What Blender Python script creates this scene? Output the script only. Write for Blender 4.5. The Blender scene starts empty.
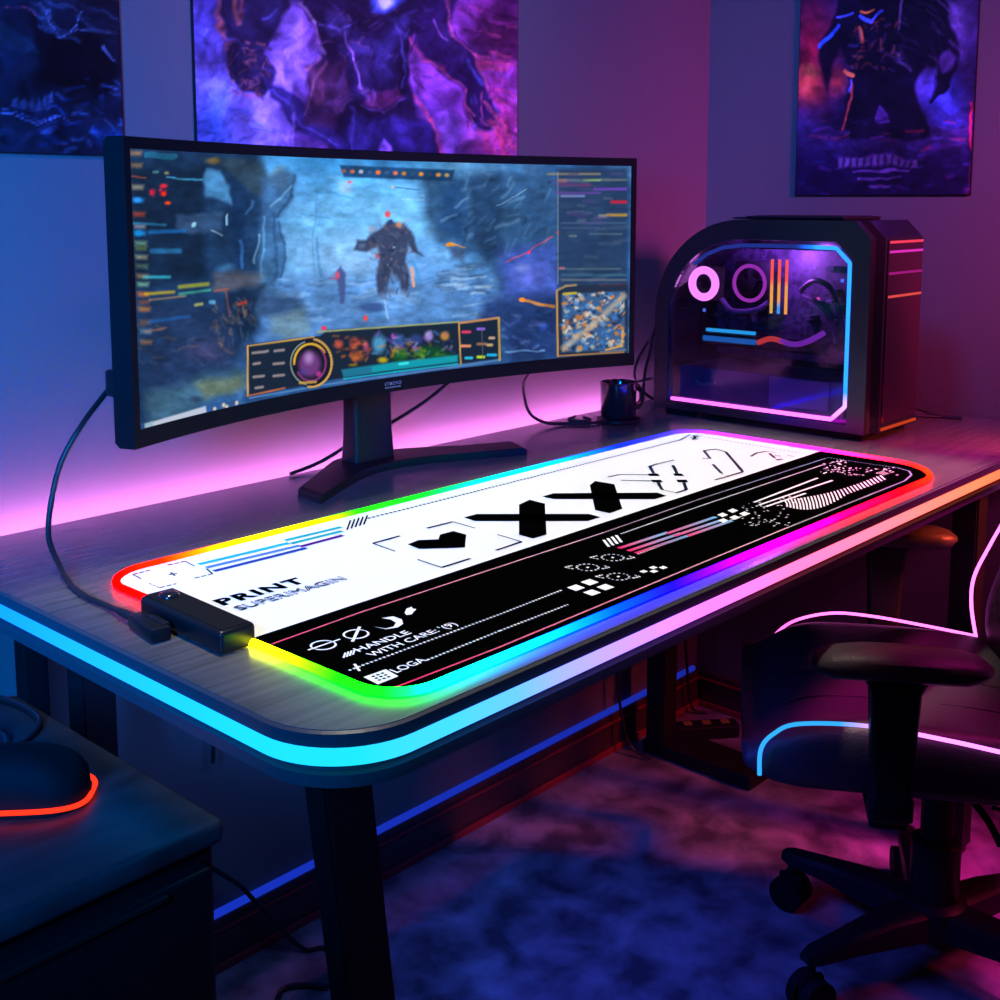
import bpy, bmesh, math, random
import numpy as np
from mathutils import Vector, Matrix

random.seed(7)
rng = np.random.default_rng(11)
scene = bpy.context.scene
COL = scene.collection
PI = math.pi
R = math.radians

# ------------------------------------------------------------------ helpers
def lin(c):
    c = np.asarray(c, float) / 255.0
    return np.where(c <= 0.04045, c / 12.92, ((c + 0.055) / 1.055) ** 2.4)

def tag(o, label=None, cat=None, group=None, kind=None):
    if label: o['label'] = label
    if cat: o['category'] = cat
    if group: o['group'] = group
    if kind: o['kind'] = kind
    return o

def link(o, parent=None):
    COL.objects.link(o)
    if parent is not None: o.parent = parent
    return o

def empty(name, loc=(0, 0, 0), rz=0.0, label=None, cat=None, group=None):
    o = bpy.data.objects.new(name, None)
    o.empty_display_size = 0.05
    o.location = loc; o.rotation_euler = (0, 0, rz)
    link(o)
    return tag(o, label, cat, group)

def obj(name, bm, mats, parent=None, smooth=False, recalc=True, origin=None):
    """link a bmesh as one mesh object; parents at the origin keep world coordinates"""
    if recalc: bmesh.ops.recalc_face_normals(bm, faces=bm.faces[:])
    me = bpy.data.meshes.new(name)
    bm.to_mesh(me); bm.free()
    if not isinstance(mats, (list, tuple)): mats = [mats]
    for m in mats: me.materials.append(m)
    if smooth:
        me.polygons.foreach_set('use_smooth', [True] * len(me.polygons))
        try: me.set_sharp_from_angle(angle=R(40))
        except Exception: pass
    o = bpy.data.objects.new(name, me)
    if origin is not None:
        me.transform(Matrix.Translation(-Vector(origin))); o.location = origin
    return link(o, parent)

def NB(): return bmesh.new()

def box(bm, lo, hi, bevel=0.0, seg=2, M=None):
    lo = Vector(lo); hi = Vector(hi)
    r = bmesh.ops.create_cube(bm, size=1.0)
    vs = r['verts']; c = (lo + hi) / 2; d = hi - lo
    for v in vs: v.co = Vector((v.co.x * d.x, v.co.y * d.y, v.co.z * d.z)) + c
    es = list({e for v in vs for e in v.link_edges})
    if bevel > 0:
        rr = bmesh.ops.bevel(bm, geom=es, offset=bevel, segments=seg, affect='EDGES', profile=0.5)
        vs = list({v for f in rr['faces'] for v in f.verts} | {v for v in vs if v.is_valid})
    if M is not None:
        for v in vs: v.co = M @ v.co
    return vs

def cyl(bm, p0, p1, r0, r1=None, n=24):
    p0 = Vector(p0); p1 = Vector(p1); r1 = r0 if r1 is None else r1
    d = p1 - p0; q = d.to_track_quat('Z', 'Y').to_matrix().to_4x4()
    M = Matrix.Translation((p0 + p1) / 2) @ q
    return bmesh.ops.create_cone(bm, cap_ends=True, segments=n, radius1=r0, radius2=r1, depth=d.length, matrix=M)['verts']

def lathe(bm, prof, n=32, c=(0, 0, 0)):
    rings = []
    for r, z in prof:
        rings.append([bm.verts.new((c[0] + r * math.cos(2 * PI * k / n), c[1] + r * math.sin(2 * PI * k / n), c[2] + z)) for k in range(n)])
    for a, b in zip(rings, rings[1:]):
        for k in range(n): bm.faces.new((a[k], a[(k + 1) % n], b[(k + 1) % n], b[k]))
    bm.faces.new(rings[0][::-1]); bm.faces.new(rings[-1])

def prism(bm, pts, axis, a, b):
    """extrude a 2D outline along an axis (0: pts are y,z; 1: x,z; 2: x,y)"""
    def P(p, t):
        return {0: (t, p[0], p[1]), 1: (p[0], t, p[1]), 2: (p[0], p[1], t)}[axis]
    A = [bm.verts.new(P(p, a)) for p in pts]; B = [bm.verts.new(P(p, b)) for p in pts]
    n = len(pts)
    for k in range(n): bm.faces.new((A[k], A[(k + 1) % n], B[(k + 1) % n], B[k]))
    bm.faces.new(A[::-1]); bm.faces.new(B)
    return A + B

def frame_prism(bm, outer, inner, axis, a, b):
    """a ring between two outlines with the same number of points"""
    def P(p, t):
        return {0: (t, p[0], p[1]), 1: (p[0], t, p[1]), 2: (p[0], p[1], t)}[axis]
    n = len(outer)
    OA = [bm.verts.new(P(p, a)) for p in outer]; OB = [bm.verts.new(P(p, b)) for p in outer]
    IA = [bm.verts.new(P(p, a)) for p in inner]; IB = [bm.verts.new(P(p, b)) for p in inner]
    for k in range(n):
        j = (k + 1) % n
        bm.faces.new((OA[k], OA[j], OB[j], OB[k])); bm.faces.new((IA[k], IB[k], IB[j], IA[j]))
        bm.faces.new((OA[k], IA[k], IA[j], OA[j])); bm.faces.new((OB[k], OB[j], IB[j], IB[k]))

def spline(pts, n=8, closed=False):
    P = [Vector(p) for p in pts]; out = []
    m = len(P); rng_ = range(m if closed else m - 1)
    for i in rng_:
        if closed: a, b, c, d = P[(i - 1) % m], P[i], P[(i + 1) % m], P[(i + 2) % m]
        else: a, b, c, d = P[max(i - 1, 0)], P[i], P[i + 1], P[min(i + 2, m - 1)]
        for k in range(n):
            t = k / n
            out.append(0.5 * ((2 * b) + (c - a) * t + (2 * a - 5 * b + 4 * c - d) * t * t + (3 * b - a - 3 * c + d) * t ** 3))
    if not closed: out.append(P[-1])
    return out

def tube(bm, path, r, n=8, closed=False, flat=None, taper=None, upv=None):
    """sweep a circle (or an ellipse, flat = (sideways, upward)) along a path"""
    path = [Vector(p) for p in path]; m = len(path); rings = []
    for i, p in enumerate(path):
        if closed: t = path[(i + 1) % m] - path[(i - 1) % m]
        else: t = path[min(i + 1, m - 1)] - path[max(i - 1, 0)]
        t.normalize()
        up = Vector(upv) if upv else (Vector((0, 0, 1)) if abs(t.z) < 0.95 else Vector((0, 1, 0)))
        s = t.cross(up).normalized(); u = s.cross(t).normalized()
        k_ = taper(i / max(m - 1, 1)) if taper else 1.0
        ra, rb = flat if flat else (r, r)
        rings.append([bm.verts.new(p + s * (ra * k_ * math.cos(2 * PI * k / n)) + u * (rb * k_ * math.sin(2 * PI * k / n))) for k in range(n)])
    prs = list(zip(rings, rings[1:])) + ([(rings[-1], rings[0])] if closed else [])
    for a, b in prs:
        for k in range(n): bm.faces.new((a[k], a[(k + 1) % n], b[(k + 1) % n], b[k]))
    if not closed:
        bm.faces.new(rings[0][::-1]); bm.faces.new(rings[-1])
    return rings

def loft(bm, rings, cap=True):
    V = [[bm.verts.new(p) for p in r] for r in rings]; n = len(V[0])
    for a, b in zip(V, V[1:]):
        for k in range(n): bm.faces.new((a[k], a[(k + 1) % n], b[(k + 1) % n], b[k]))
    if cap:
        bm.faces.new(V[0][::-1]); bm.faces.new(V[-1])
    return V

def rrect(x0, y0, x1, y1, r, n=8):
    """rounded rectangle, counter-clockwise; r is one radius or four (x0y0, x1y0, x1y1, x0y1)"""
    rs = r if isinstance(r, (list, tuple)) else (r,) * 4; out = []
    for (cx, cy, a0), q in zip((((x0, y0), 0, 180), ((x1, y0), 0, 270), ((x1, y1), 0, 0), ((x0, y1), 0, 90)), rs):
        px, py = cx
        ox = px + (q if px == x0 else -q); oy = py + (q if py == y0 else -q)
        for k in range(n + 1):
            a = R(a0 + 90 * k / n); out.append((ox + q * math.cos(a), oy + q * math.sin(a)))
    return out

# ------------------------------------------------------------------ materials
def mat(name, base=(0.02, 0.02, 0.02), rough=0.5, metal=0.0, spec=0.5, coat=0.0, bump=None, rvar=None):
    m = bpy.data.materials.new(name); m.use_nodes = True
    nt = m.node_tree; b = nt.nodes['Principled BSDF']
    b.inputs['Base Color'].default_value = (*base, 1); b.inputs['Roughness'].default_value = rough
    b.inputs['Metallic'].default_value = metal; b.inputs['Specular IOR Level'].default_value = spec
    b.inputs['Coat Weight'].default_value = coat
    if bump or rvar:
        tc = nt.nodes.new('ShaderNodeTexCoord'); mp = nt.nodes.new('ShaderNodeMapping'); nz = nt.nodes.new('ShaderNodeTexNoise')
        sc = (bump or rvar)
        nt.links.new(tc.outputs['Object'], mp.inputs['Vector']); nt.links.new(mp.outputs['Vector'], nz.inputs['Vector'])
        nz.inputs['Scale'].default_value = sc[0]; nz.inputs['Detail'].default_value = 6
    if bump:
        bp = nt.nodes.new('ShaderNodeBump'); bp.inputs['Strength'].default_value = bump[1]; bp.inputs['Distance'].default_value = 0.01
        nt.links.new(nz.outputs['Fac'], bp.inputs['Height']); nt.links.new(bp.outputs['Normal'], b.inputs['Normal'])
    if rvar:
        mr = nt.nodes.new('ShaderNodeMapRange'); mr.inputs['To Min'].default_value = max(rough - rvar[1], 0.02); mr.inputs['To Max'].default_value = rough + rvar[1]
        nt.links.new(nz.outputs['Fac'], mr.inputs['Value']); nt.links.new(mr.outputs['Result'], b.inputs['Roughness'])
    return m

def noise_mat(name, c0, c1, scale, rough=0.6, stretch=(1, 1, 1), bump=0.0, lo=0.35, hi=0.65, spec=0.5, detail=8, dist=0.0):
    m = bpy.data.materials.new(name); m.use_nodes = True
    nt = m.node_tree; b = nt.nodes['Principled BSDF']
    tc = nt.nodes.new('ShaderNodeTexCoord'); mp = nt.nodes.new('ShaderNodeMapping'); nz = nt.nodes.new('ShaderNodeTexNoise'); cr = nt.nodes.new('ShaderNodeValToRGB')
    mp.inputs['Scale'].default_value = stretch
    nz.inputs['Scale'].default_value = scale; nz.inputs['Detail'].default_value = detail; nz.inputs['Distortion'].default_value = dist
    cr.color_ramp.elements[0].color = (*c0, 1); cr.color_ramp.elements[0].position = lo
    cr.color_ramp.elements[1].color = (*c1, 1); cr.color_ramp.elements[1].position = hi
    L = nt.links.new
    L(tc.outputs['Object'], mp.inputs['Vector']); L(mp.outputs['Vector'], nz.inputs['Vector']); L(nz.outputs['Fac'], cr.inputs['Fac']); L(cr.outputs['Color'], b.inputs['Base Color'])
    b.inputs['Roughness'].default_value = rough; b.inputs['Specular IOR Level'].default_value = spec
    if bump:
        bp = nt.nodes.new('ShaderNodeBump'); bp.inputs['Strength'].default_value = bump; bp.inputs['Distance'].default_value = 0.01
        L(nz.outputs['Fac'], bp.inputs['Height']); L(bp.outputs['Normal'], b.inputs['Normal'])
    return m

def glow(name, color=None, strength=1.0, attr=None):
    """a lamp surface: emits one colour, or the colour stored along the strip"""
    m = bpy.data.materials.new(name); m.use_nodes = True
    nt = m.node_tree; nt.nodes.clear()
    e = nt.nodes.new('ShaderNodeEmission'); o = nt.nodes.new('ShaderNodeOutputMaterial')
    e.inputs['Strength'].default_value = strength
    if attr:
        a = nt.nodes.new('ShaderNodeAttribute'); a.attribute_name = attr; nt.links.new(a.outputs['Color'], e.inputs['Color'])
    else: e.inputs['Color'].default_value = (*color, 1)
    nt.links.new(e.outputs[0], o.inputs['Surface'])
    return m

def attr_mat(name, attr, rough=0.5, spec=0.3, gain=1.0):
    m = bpy.data.materials.new(name); m.use_nodes = True
    nt = m.node_tree; b = nt.nodes['Principled BSDF']
    a = nt.nodes.new('ShaderNodeAttribute'); a.attribute_name = attr
    nt.links.new(a.outputs['Color'], b.inputs['Base Color'])
    b.inputs['Roughness'].default_value = rough; b.inputs['Specular IOR Level'].default_value = spec
    return m

def glass_mat(name, tint=(0.8, 0.75, 0.9), gloss=0.08):
    m = bpy.data.materials.new(name); m.use_nodes = True
    nt = m.node_tree; nt.nodes.clear()
    o = nt.nodes.new('ShaderNodeOutputMaterial'); mx = nt.nodes.new('ShaderNodeMixShader'); t = nt.nodes.new('ShaderNodeBsdfTransparent'); g = nt.nodes.new('ShaderNodeBsdfGlossy')
    f = nt.nodes.new('ShaderNodeFresnel'); f.inputs['IOR'].default_value = 1.45
    t.inputs['Color'].default_value = (*tint, 1); g.inputs['Roughness'].default_value = gloss
    nt.links.new(f.outputs[0], mx.inputs[0]); nt.links.new(t.outputs[0], mx.inputs[1]); nt.links.new(g.outputs[0], mx.inputs[2]); nt.links.new(mx.outputs[0], o.inputs['Surface'])
    return m

M = {}
M['wall'] = mat('painted_plaster', (0.12, 0.12, 0.125), 0.85, spec=0.2, bump=(220, 0.05))
M['floor'] = noise_mat('mottled_concrete', (0.06, 0.057, 0.066), (0.36, 0.34, 0.36), 12, 0.6, bump=0.4, lo=0.36, hi=0.74, detail=15, dist=0.25)
M['ceil'] = mat('ceiling_paint', (0.1, 0.1, 0.1), 0.9)
M['desk'] = noise_mat('grey_wood_laminate', (0.075, 0.068, 0.068), (0.125, 0.113, 0.113), 9, 0.25, stretch=(1, 14, 1), lo=0.3, hi=0.7, spec=0.7)
M['black'] = mat('black_plastic', (0.009, 0.009, 0.011), 0.42, spec=0.2, rvar=(40, 0.06))
M['matte'] = mat('matte_black', (0.006, 0.006, 0.007), 0.7, spec=0.12, bump=(400, 0.05))
M['satin'] = mat('satin_black', (0.008, 0.008, 0.009), 0.32, spec=0.3, rvar=(30, 0.05))
M['apron'] = mat('grey_apron_paint', (0.06, 0.06, 0.065), 0.45, rvar=(40, 0.05))
M['band'] = mat('dark_edge_band', (0.06, 0.06, 0.065), 0.4, spec=0.3, rvar=(40, 0.05))
M['caseframe'] = mat('satin_case_frame', (0.014, 0.014, 0.018), 0.3, spec=0.4, rvar=(25, 0.05))
M['gloss'] = mat('gloss_black', (0.012, 0.011, 0.014), 0.16, coat=0.3, rvar=(25, 0.04))
M['steel'] = mat('black_steel', (0.009, 0.009, 0.01), 0.45, metal=0.0, spec=0.25, rvar=(60, 0.08))
M['rubber'] = mat('cable_rubber', (0.01, 0.01, 0.012), 0.45, bump=(300, 0.1))
M['leather'] = mat('black_leather', (0.045, 0.034, 0.042), 0.45, spec=0.4, bump=(260, 0.15))
M['cab'] = noise_mat('dark_cabinet_laminate', (0.02, 0.021, 0.022), (0.038, 0.038, 0.04), 16, 0.4, stretch=(1, 4, 1))
M['cabfront'] = mat('cabinet_front_black', (0.006, 0.006, 0.007), 0.35, rvar=(20, 0.05))
M['handle'] = mat('brushed_dark_metal', (0.06, 0.05, 0.045), 0.35, metal=0.8, rvar=(80, 0.1))
M['base'] = mat('dark_baseboard', (0.05, 0.022, 0.03), 0.35, rvar=(30, 0.08))
M['redtrim'] = mat('dark_red_trim', (0.25, 0.02, 0.03), 0.4, rvar=(30, 0.08))
M['white'] = mat('white_cloth_print', (0.93, 0.93, 0.94), 0.9, spec=0.1, bump=(900, 0.03))
M['ink'] = mat('black_cloth_print', (0.0008, 0.0008, 0.0008), 0.95, spec=0.02, bump=(900, 0.02))
M['print'] = attr_mat('print_ink', 'ink', 0.95, 0.0)
M['poster'] = attr_mat('poster_print', 'art', 0.45, 0.25)
M['screen'] = glow('lit_display', attr='art', strength=1.0)
M['strip'] = glow('led_diffuser', attr='glow', strength=1.0)
M['glass'] = glass_mat('tinted_glass')
M['greymark'] = mat('grey_lettering', (0.35, 0.33, 0.36), 0.5, rvar=(40, 0.05))
M['pcb'] = noise_mat('dark_circuit_board', (0.015, 0.012, 0.03), (0.07, 0.05, 0.11), 90, 0.4, lo=0.4, hi=0.6)
M['shroud'] = mat('violet_grey_sheet', (0.10, 0.07, 0.15), 0.4, rvar=(30, 0.08))
M['cloth'] = noise_mat('dark_crumpled_plastic', (0.008, 0.009, 0.012), (0.02, 0.022, 0.03), 30, 0.28)

def set_glow(o, fn):
    """store the colour of the light along a strip, per vertex"""
    me = o.data; a = me.attributes.new('glow', 'FLOAT_COLOR', 'POINT')
    buf = np.ones((len(me.vertices), 4), np.float32)
    for i, v in enumerate(me.vertices): buf[i, :3] = fn(v.co)
    a.data.foreach_set('color', buf.ravel())

def led(c, k=6.0, p=1.7): return tuple(lin(c) ** p * k)

# ------------------------------------------------------------------ flat art (posters, display)
class Art:
    """painter over scattered sample points with artwork coordinates ax, ay"""
    def __init__(s, ax, ay, base):
        s.x = ax; s.y = ay; s.c = np.tile(np.asarray(base, float), (len(ax), 1))
    def put(s, m, col, al):
        if np.ndim(al): al = al[:, None]
        s.c[m] = s.c[m] * (1 - al) + np.asarray(col, float) * al
    def box(s, x0, y0, x1, y1): return np.nonzero((s.x > x0) & (s.x < x1) & (s.y > y0) & (s.y < y1))[0]
    def blob(s, cx, cy, rx, ry, col, al=1.0, soft=0.5, rot=0):
        e = max(rx, ry) * 1.05
        m = s.box(cx - e, cy - e, cx + e, cy + e)
        if not len(m): return
        dx = s.x[m] - cx; dy = s.y[m] - cy; c, n = math.cos(R(rot)), math.sin(R(rot))
        d = np.hypot((dx * c + dy * n) / rx, (-dx * n + dy * c) / ry)
        s.put(m, col, al * np.clip((1 - d) / max(soft, 1e-3), 0, 1))
    def poly(s, pts, col, al=1.0, soft=0.8):
        P = np.array(pts, float); e = soft + 1
        m = s.box(P[:, 0].min() - e, P[:, 1].min() - e, P[:, 0].max() + e, P[:, 1].max() + e)
        if not len(m): return
        x = s.x[m]; y = s.y[m]; ins = np.zeros(len(m), bool); dist = np.full(len(m), 1e9)
        for (x0, y0), (x1, y1) in zip(P, np.roll(P, -1, 0)):
            cr = ((y0 > y) != (y1 > y)); xi = x0 + (y - y0) * (x1 - x0) / (y1 - y0 if y1 != y0 else 1e-9)
            ins ^= cr & (x < xi)
            L2 = (x1 - x0) ** 2 + (y1 - y0) ** 2 + 1e-9; t = np.clip(((x - x0) * (x1 - x0) + (y - y0) * (y1 - y0)) / L2, 0, 1)
            dist = np.minimum(dist, np.hypot(x - x0 - t * (x1 - x0), y - y0 - t * (y1 - y0)))
        sd = np.where(ins, dist, -dist)
        s.put(m, col, al * np.clip(0.5 + sd / (2 * soft), 0, 1))
    def line(s, pts, w, col, al=1.0, soft=0.7):
        for (x0, y0), (x1, y1) in zip(pts, pts[1:]):
            e = w + soft
            m = s.box(min(x0, x1) - e, min(y0, y1) - e, max(x0, x1) + e, max(y0, y1) + e)
            if not len(m): continue
            x = s.x[m]; y = s.y[m]; L2 = (x1 - x0) ** 2 + (y1 - y0) ** 2 + 1e-9
            t = np.clip(((x - x0) * (x1 - x0) + (y - y0) * (y1 - y0)) / L2, 0, 1)
            d = np.hypot(x - x0 - t * (x1 - x0), y - y0 - t * (y1 - y0))
            s.put(m, col, al * np.clip((w / 2 + soft / 2 - d) / soft, 0, 1))
    def noise(s, scale, seed, sx=1.0, sy=1.0, octaves=4):
        r = np.random.default_rng(seed); out = np.zeros(len(s.x)); amp = 1.0; tot = 0
        for o in range(octaves):
            g = r.random((64, 64)); x = s.x / scale * sx * 2 ** o + 17.3 * o; y = s.y / scale * sy * 2 ** o + 5.1 * o
            xi = np.floor(x).astype(int); yi = np.floor(y).astype(int); fx = x - xi; fy = y - yi
            fx = fx * fx * (3 - 2 * fx); fy = fy * fy * (3 - 2 * fy)
            G = lambda a, b: g[a % 64, b % 64]
            out += amp * ((G(xi, yi) * (1 - fx) + G(xi + 1, yi) * fx) * (1 - fy) + (G(xi, yi + 1) * (1 - fx) + G(xi + 1, yi + 1) * fx) * fy)
            tot += amp; amp *= 0.55
        return out / tot
    def warp(s, scale, amp, seed):
        s.x0, s.y0 = s.x, s.y
        a = s.noise(scale, seed, octaves=3) - 0.5; b = s.noise(scale, seed + 1, octaves=3) - 0.5
        s.x = s.x + a * amp * 2; s.y = s.y + b * amp * 2
    def unwarp(s): s.x, s.y = s.x0, s.y0
    def grain(s, scale, seed, amount, sx=1.0, sy=1.0):
        s.c = s.c * (1 + amount * 2 * (s.noise(scale, seed, sx, sy) - 0.5))[:, None]
    def tint(s, n, lo, hi, col, al):
        a = np.clip((n - lo) / (hi - lo), 0, 1) * al
        s.c = s.c * (1 - a[:, None]) + np.asarray(col, float) * a[:, None]
    def dabs(s, n, x0, y0, x1, y1, pal, seed, length=(4, 14), w=(0.8, 2.2), ang=(-20, 20), al=0.7):
        r = random.Random(seed)
        for _ in range(n):
            cx = r.uniform(x0, x1); cy = r.uniform(y0, y1); L = r.uniform(*length) / 2; a = R(r.uniform(*ang))
            s.line([(cx - L * math.cos(a), cy - L * math.sin(a)), (cx + L * math.cos(a), cy + L * math.sin(a))], r.uniform(*w) * 1.4, r.choice(pal), al * r.uniform(0.4, 0.9), 2.4)

def art_grid(name, nu, nv, pos, coords, paint, material, parent, gain=1.0, sat=1.0):
    """a flat printed or lit sheet as a fine grid whose points carry the picture's colours"""
    u, v = np.meshgrid(np.linspace(0, 1, nu), np.linspace(0, 1, nv)); u = u.ravel(); v = v.ravel()
    co = pos(u, v); ax, ay = coords(u, v)
    pc_ = paint(ax, ay); gm = pc_.mean(1, keepdims=True); pc_ = gm + (pc_ - gm) * sat
    colr = lin(np.clip(pc_, 0, 255)) * gain
    me = bpy.data.meshes.new(name)
    me.vertices.add(nu * nv); me.vertices.foreach_set('co', co.astype(np.float32).ravel())
    i, j = np.meshgrid(np.arange(nu - 1), np.arange(nv - 1)); k = (j * nu + i).ravel()
    q = np.stack([k, k + 1, k + nu + 1, k + nu], 1); nf = len(q)
    me.loops.add(nf * 4); me.polygons.add(nf)
    me.loops.foreach_set('vertex_index', q.ravel().astype(np.int32)); me.polygons.foreach_set('loop_start', np.arange(0, nf * 4, 4, dtype=np.int32))
    me.update(calc_edges=True); me.validate()
    a = me.attributes.new('art', 'FLOAT_COLOR', 'POINT')
    buf = np.ones((nu * nv, 4), np.float32); buf[:, :3] = colr; a.data.foreach_set('color', buf.ravel())
    me.materials.append(material)
    return link(bpy.data.objects.new(name, me), parent)

def hom(H, a, b):
    H = np.array(H); p = H[:, 0:1] * a + H[:, 1:2] * b + H[:, 2:3]
    return p[0] / p[2], p[1] / p[2]

# ================================================================== THE ROOM
WY = 1.46      # back wall
WX = 2.272     # right wall
FLOOR0, CEIL = 0.0, 2.6
bm = NB(); box(bm, (-1.6, -1.2, -0.05), (WX + 0.1, WY + 0.1, 0)); tag(obj('floor', bm, M['floor']), kind='structure', label='dark mottled concrete floor')
bm = NB(); box(bm, (-1.6, WY, 0), (WX + 0.1, WY + 0.1, CEIL)); tag(obj('wall_back', bm, M['wall']), kind='structure', label='back wall behind the desk')
bm = NB(); box(bm, (WX, -1.2, 0), (WX + 0.1, WY, CEIL)); tag(obj('wall_right', bm, M['wall']), kind='structure', label='side wall behind the computer tower')
bm = NB(); box(bm, (-1.6, -1.2, CEIL), (WX + 0.1, WY + 0.1, CEIL + 0.05)); tag(obj('ceiling', bm, M['ceil']), kind='structure', label='dark ceiling')
def baseboard(name, lo, hi, lo2, hi2):
    bm = NB(); box(bm, lo, hi, 0.003); o = tag(obj(name, bm, M['base']), kind='structure', label='dark baseboard along the wall')
    bm = NB(); box(bm, lo2, hi2, 0.002); obj('trim', bm, M['redtrim'], o)
    l3 = list(lo2); h3 = list(hi2); l3[2], h3[2] = 0.066, 0.0695; bm = NB(); box(bm, l3, h3, 0.001); obj('trim', bm, M['redtrim'], o)
baseboard('baseboard_back', (-1.6, WY - 0.014, 0), (WX, WY - 0.0005, 0.083), (-1.6, WY - 0.02, 0), (WX, WY - 0.0145, 0.014))
baseboard('baseboard_right', (WX - 0.014, -1.2, 0), (WX - 0.0005, WY - 0.021, 0.083), (WX - 0.02, -1.2, 0), (WX - 0.0145, WY - 0.021, 0.014))
bm = NB(); box(bm, (-1.0, WY - 0.011, 0.0835), (WX - 0.02, WY - 0.001, 0.0935), 0.002)
o = obj('baseboard_blue_strip', bm, M['strip']); tag(o, 'thin blue glowing strip along the top of the baseboard under the desk', 'led strip')  # thin emissive blue bar on top of the baseboard
set_glow(o, lambda c: (0.004, 0.05, 0.75) if c.x < 1.7 else (0.01, 0.02, 0.35))

# ------------------------------------------------------------------ posters
WALL_ART = [[1169.04, -62.3203, -715.411], [146.772, -1223.35, 1617.22], [0.731528, -0.124641, 1.12015]]
SIDE_ART = [[-541.462, -62.3203, 2723.8], [134.492, -1223.35, 1754.41], [0.670322, -0.124641, 1.80394]]

def paint_left(x, y):
    A = Art(x, y, (20, 22, 34)); A.warp(30, 10, 90)
    A.tint(A.noise(60, 1), 0.35, 0.7, (34, 44, 70), 0.8); A.tint(A.noise(40, 2, 0.6, 1.5), 0.5, 0.8, (6, 8, 16), 0.9)
    A.poly([(-80, -60), (130, -60), (122, 80), (60, 30), (30, 20), (20, 90), (-80, 100)], (20, 22, 36), 0.5, 8)
    A.poly([(28, 10), (52, 30), (96, 36), (120, 60), (118, 100), (70, 92), (40, 90), (30, 60)], (5, 6, 12), 0.9, 5)
    A.line([(-40, -2), (5, 6), (32, 13)], 1.6, (190, 60, 90), 0.8)
    A.line([(42, 5), (52, 18), (62, 33), (80, 24), (88, 10)], 1.2, (120, 125, 160), 0.8)
    A.line([(60, 33), (84, 27), (108, 36)], 1.4, (130, 130, 165), 0.7)
    A.line([(102, 48), (120, 56)], 2.0, (130, 130, 170), 0.7)
    A.dabs(46, 40, -40, 124, 44, [(90, 95, 130), (60, 65, 100), (120, 115, 150), (10, 10, 20)], 3, (8, 30), (0.8, 2.2), (10, 40), 0.8)
    A.poly([(-10, 24), (4, 26), (24, 38), (34, 56), (10, 50), (-10, 48)], (40, 66, 84), 0.6, 3)
    A.line([(-10, 118), (20, 117), (56, 122)], 1.8, (110, 105, 150), 0.7); A.line([(-20, 110), (20, 113), (75, 124)], 1.6, (80, 80, 125), 0.7)
    for k in range(6): A.poly([(14 + 7 * k, 97 + k * .5), (19 + 7 * k, 93 + k * .5), (19 + 7 * k, 106), (13 + 7 * k, 107)], (118, 110, 165), 0.55, 1.5)
    A.dabs(50, 40, 80, 122, 155, [(20, 70, 140), (30, 90, 170), (14, 40, 90), (90, 110, 160)], 5, (4, 14), (0.8, 2.6), (-30, 50), 0.7)
    A.blob(106, 138, 24, 16, (24, 84, 160), 0.5, 0.9); A.blob(36, 10 + 102, 30, 8, (40, 40, 80), 0.4, 0.9)
    A.dabs(14, -60, 120, 60, 155, [(40, 60, 100), (60, 70, 120)], 8, (10, 30), (1, 2), (0, 12), 0.6)
    A.grain(30, 301, 0.6); A.grain(9, 305, 0.5)
    return A.c

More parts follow.
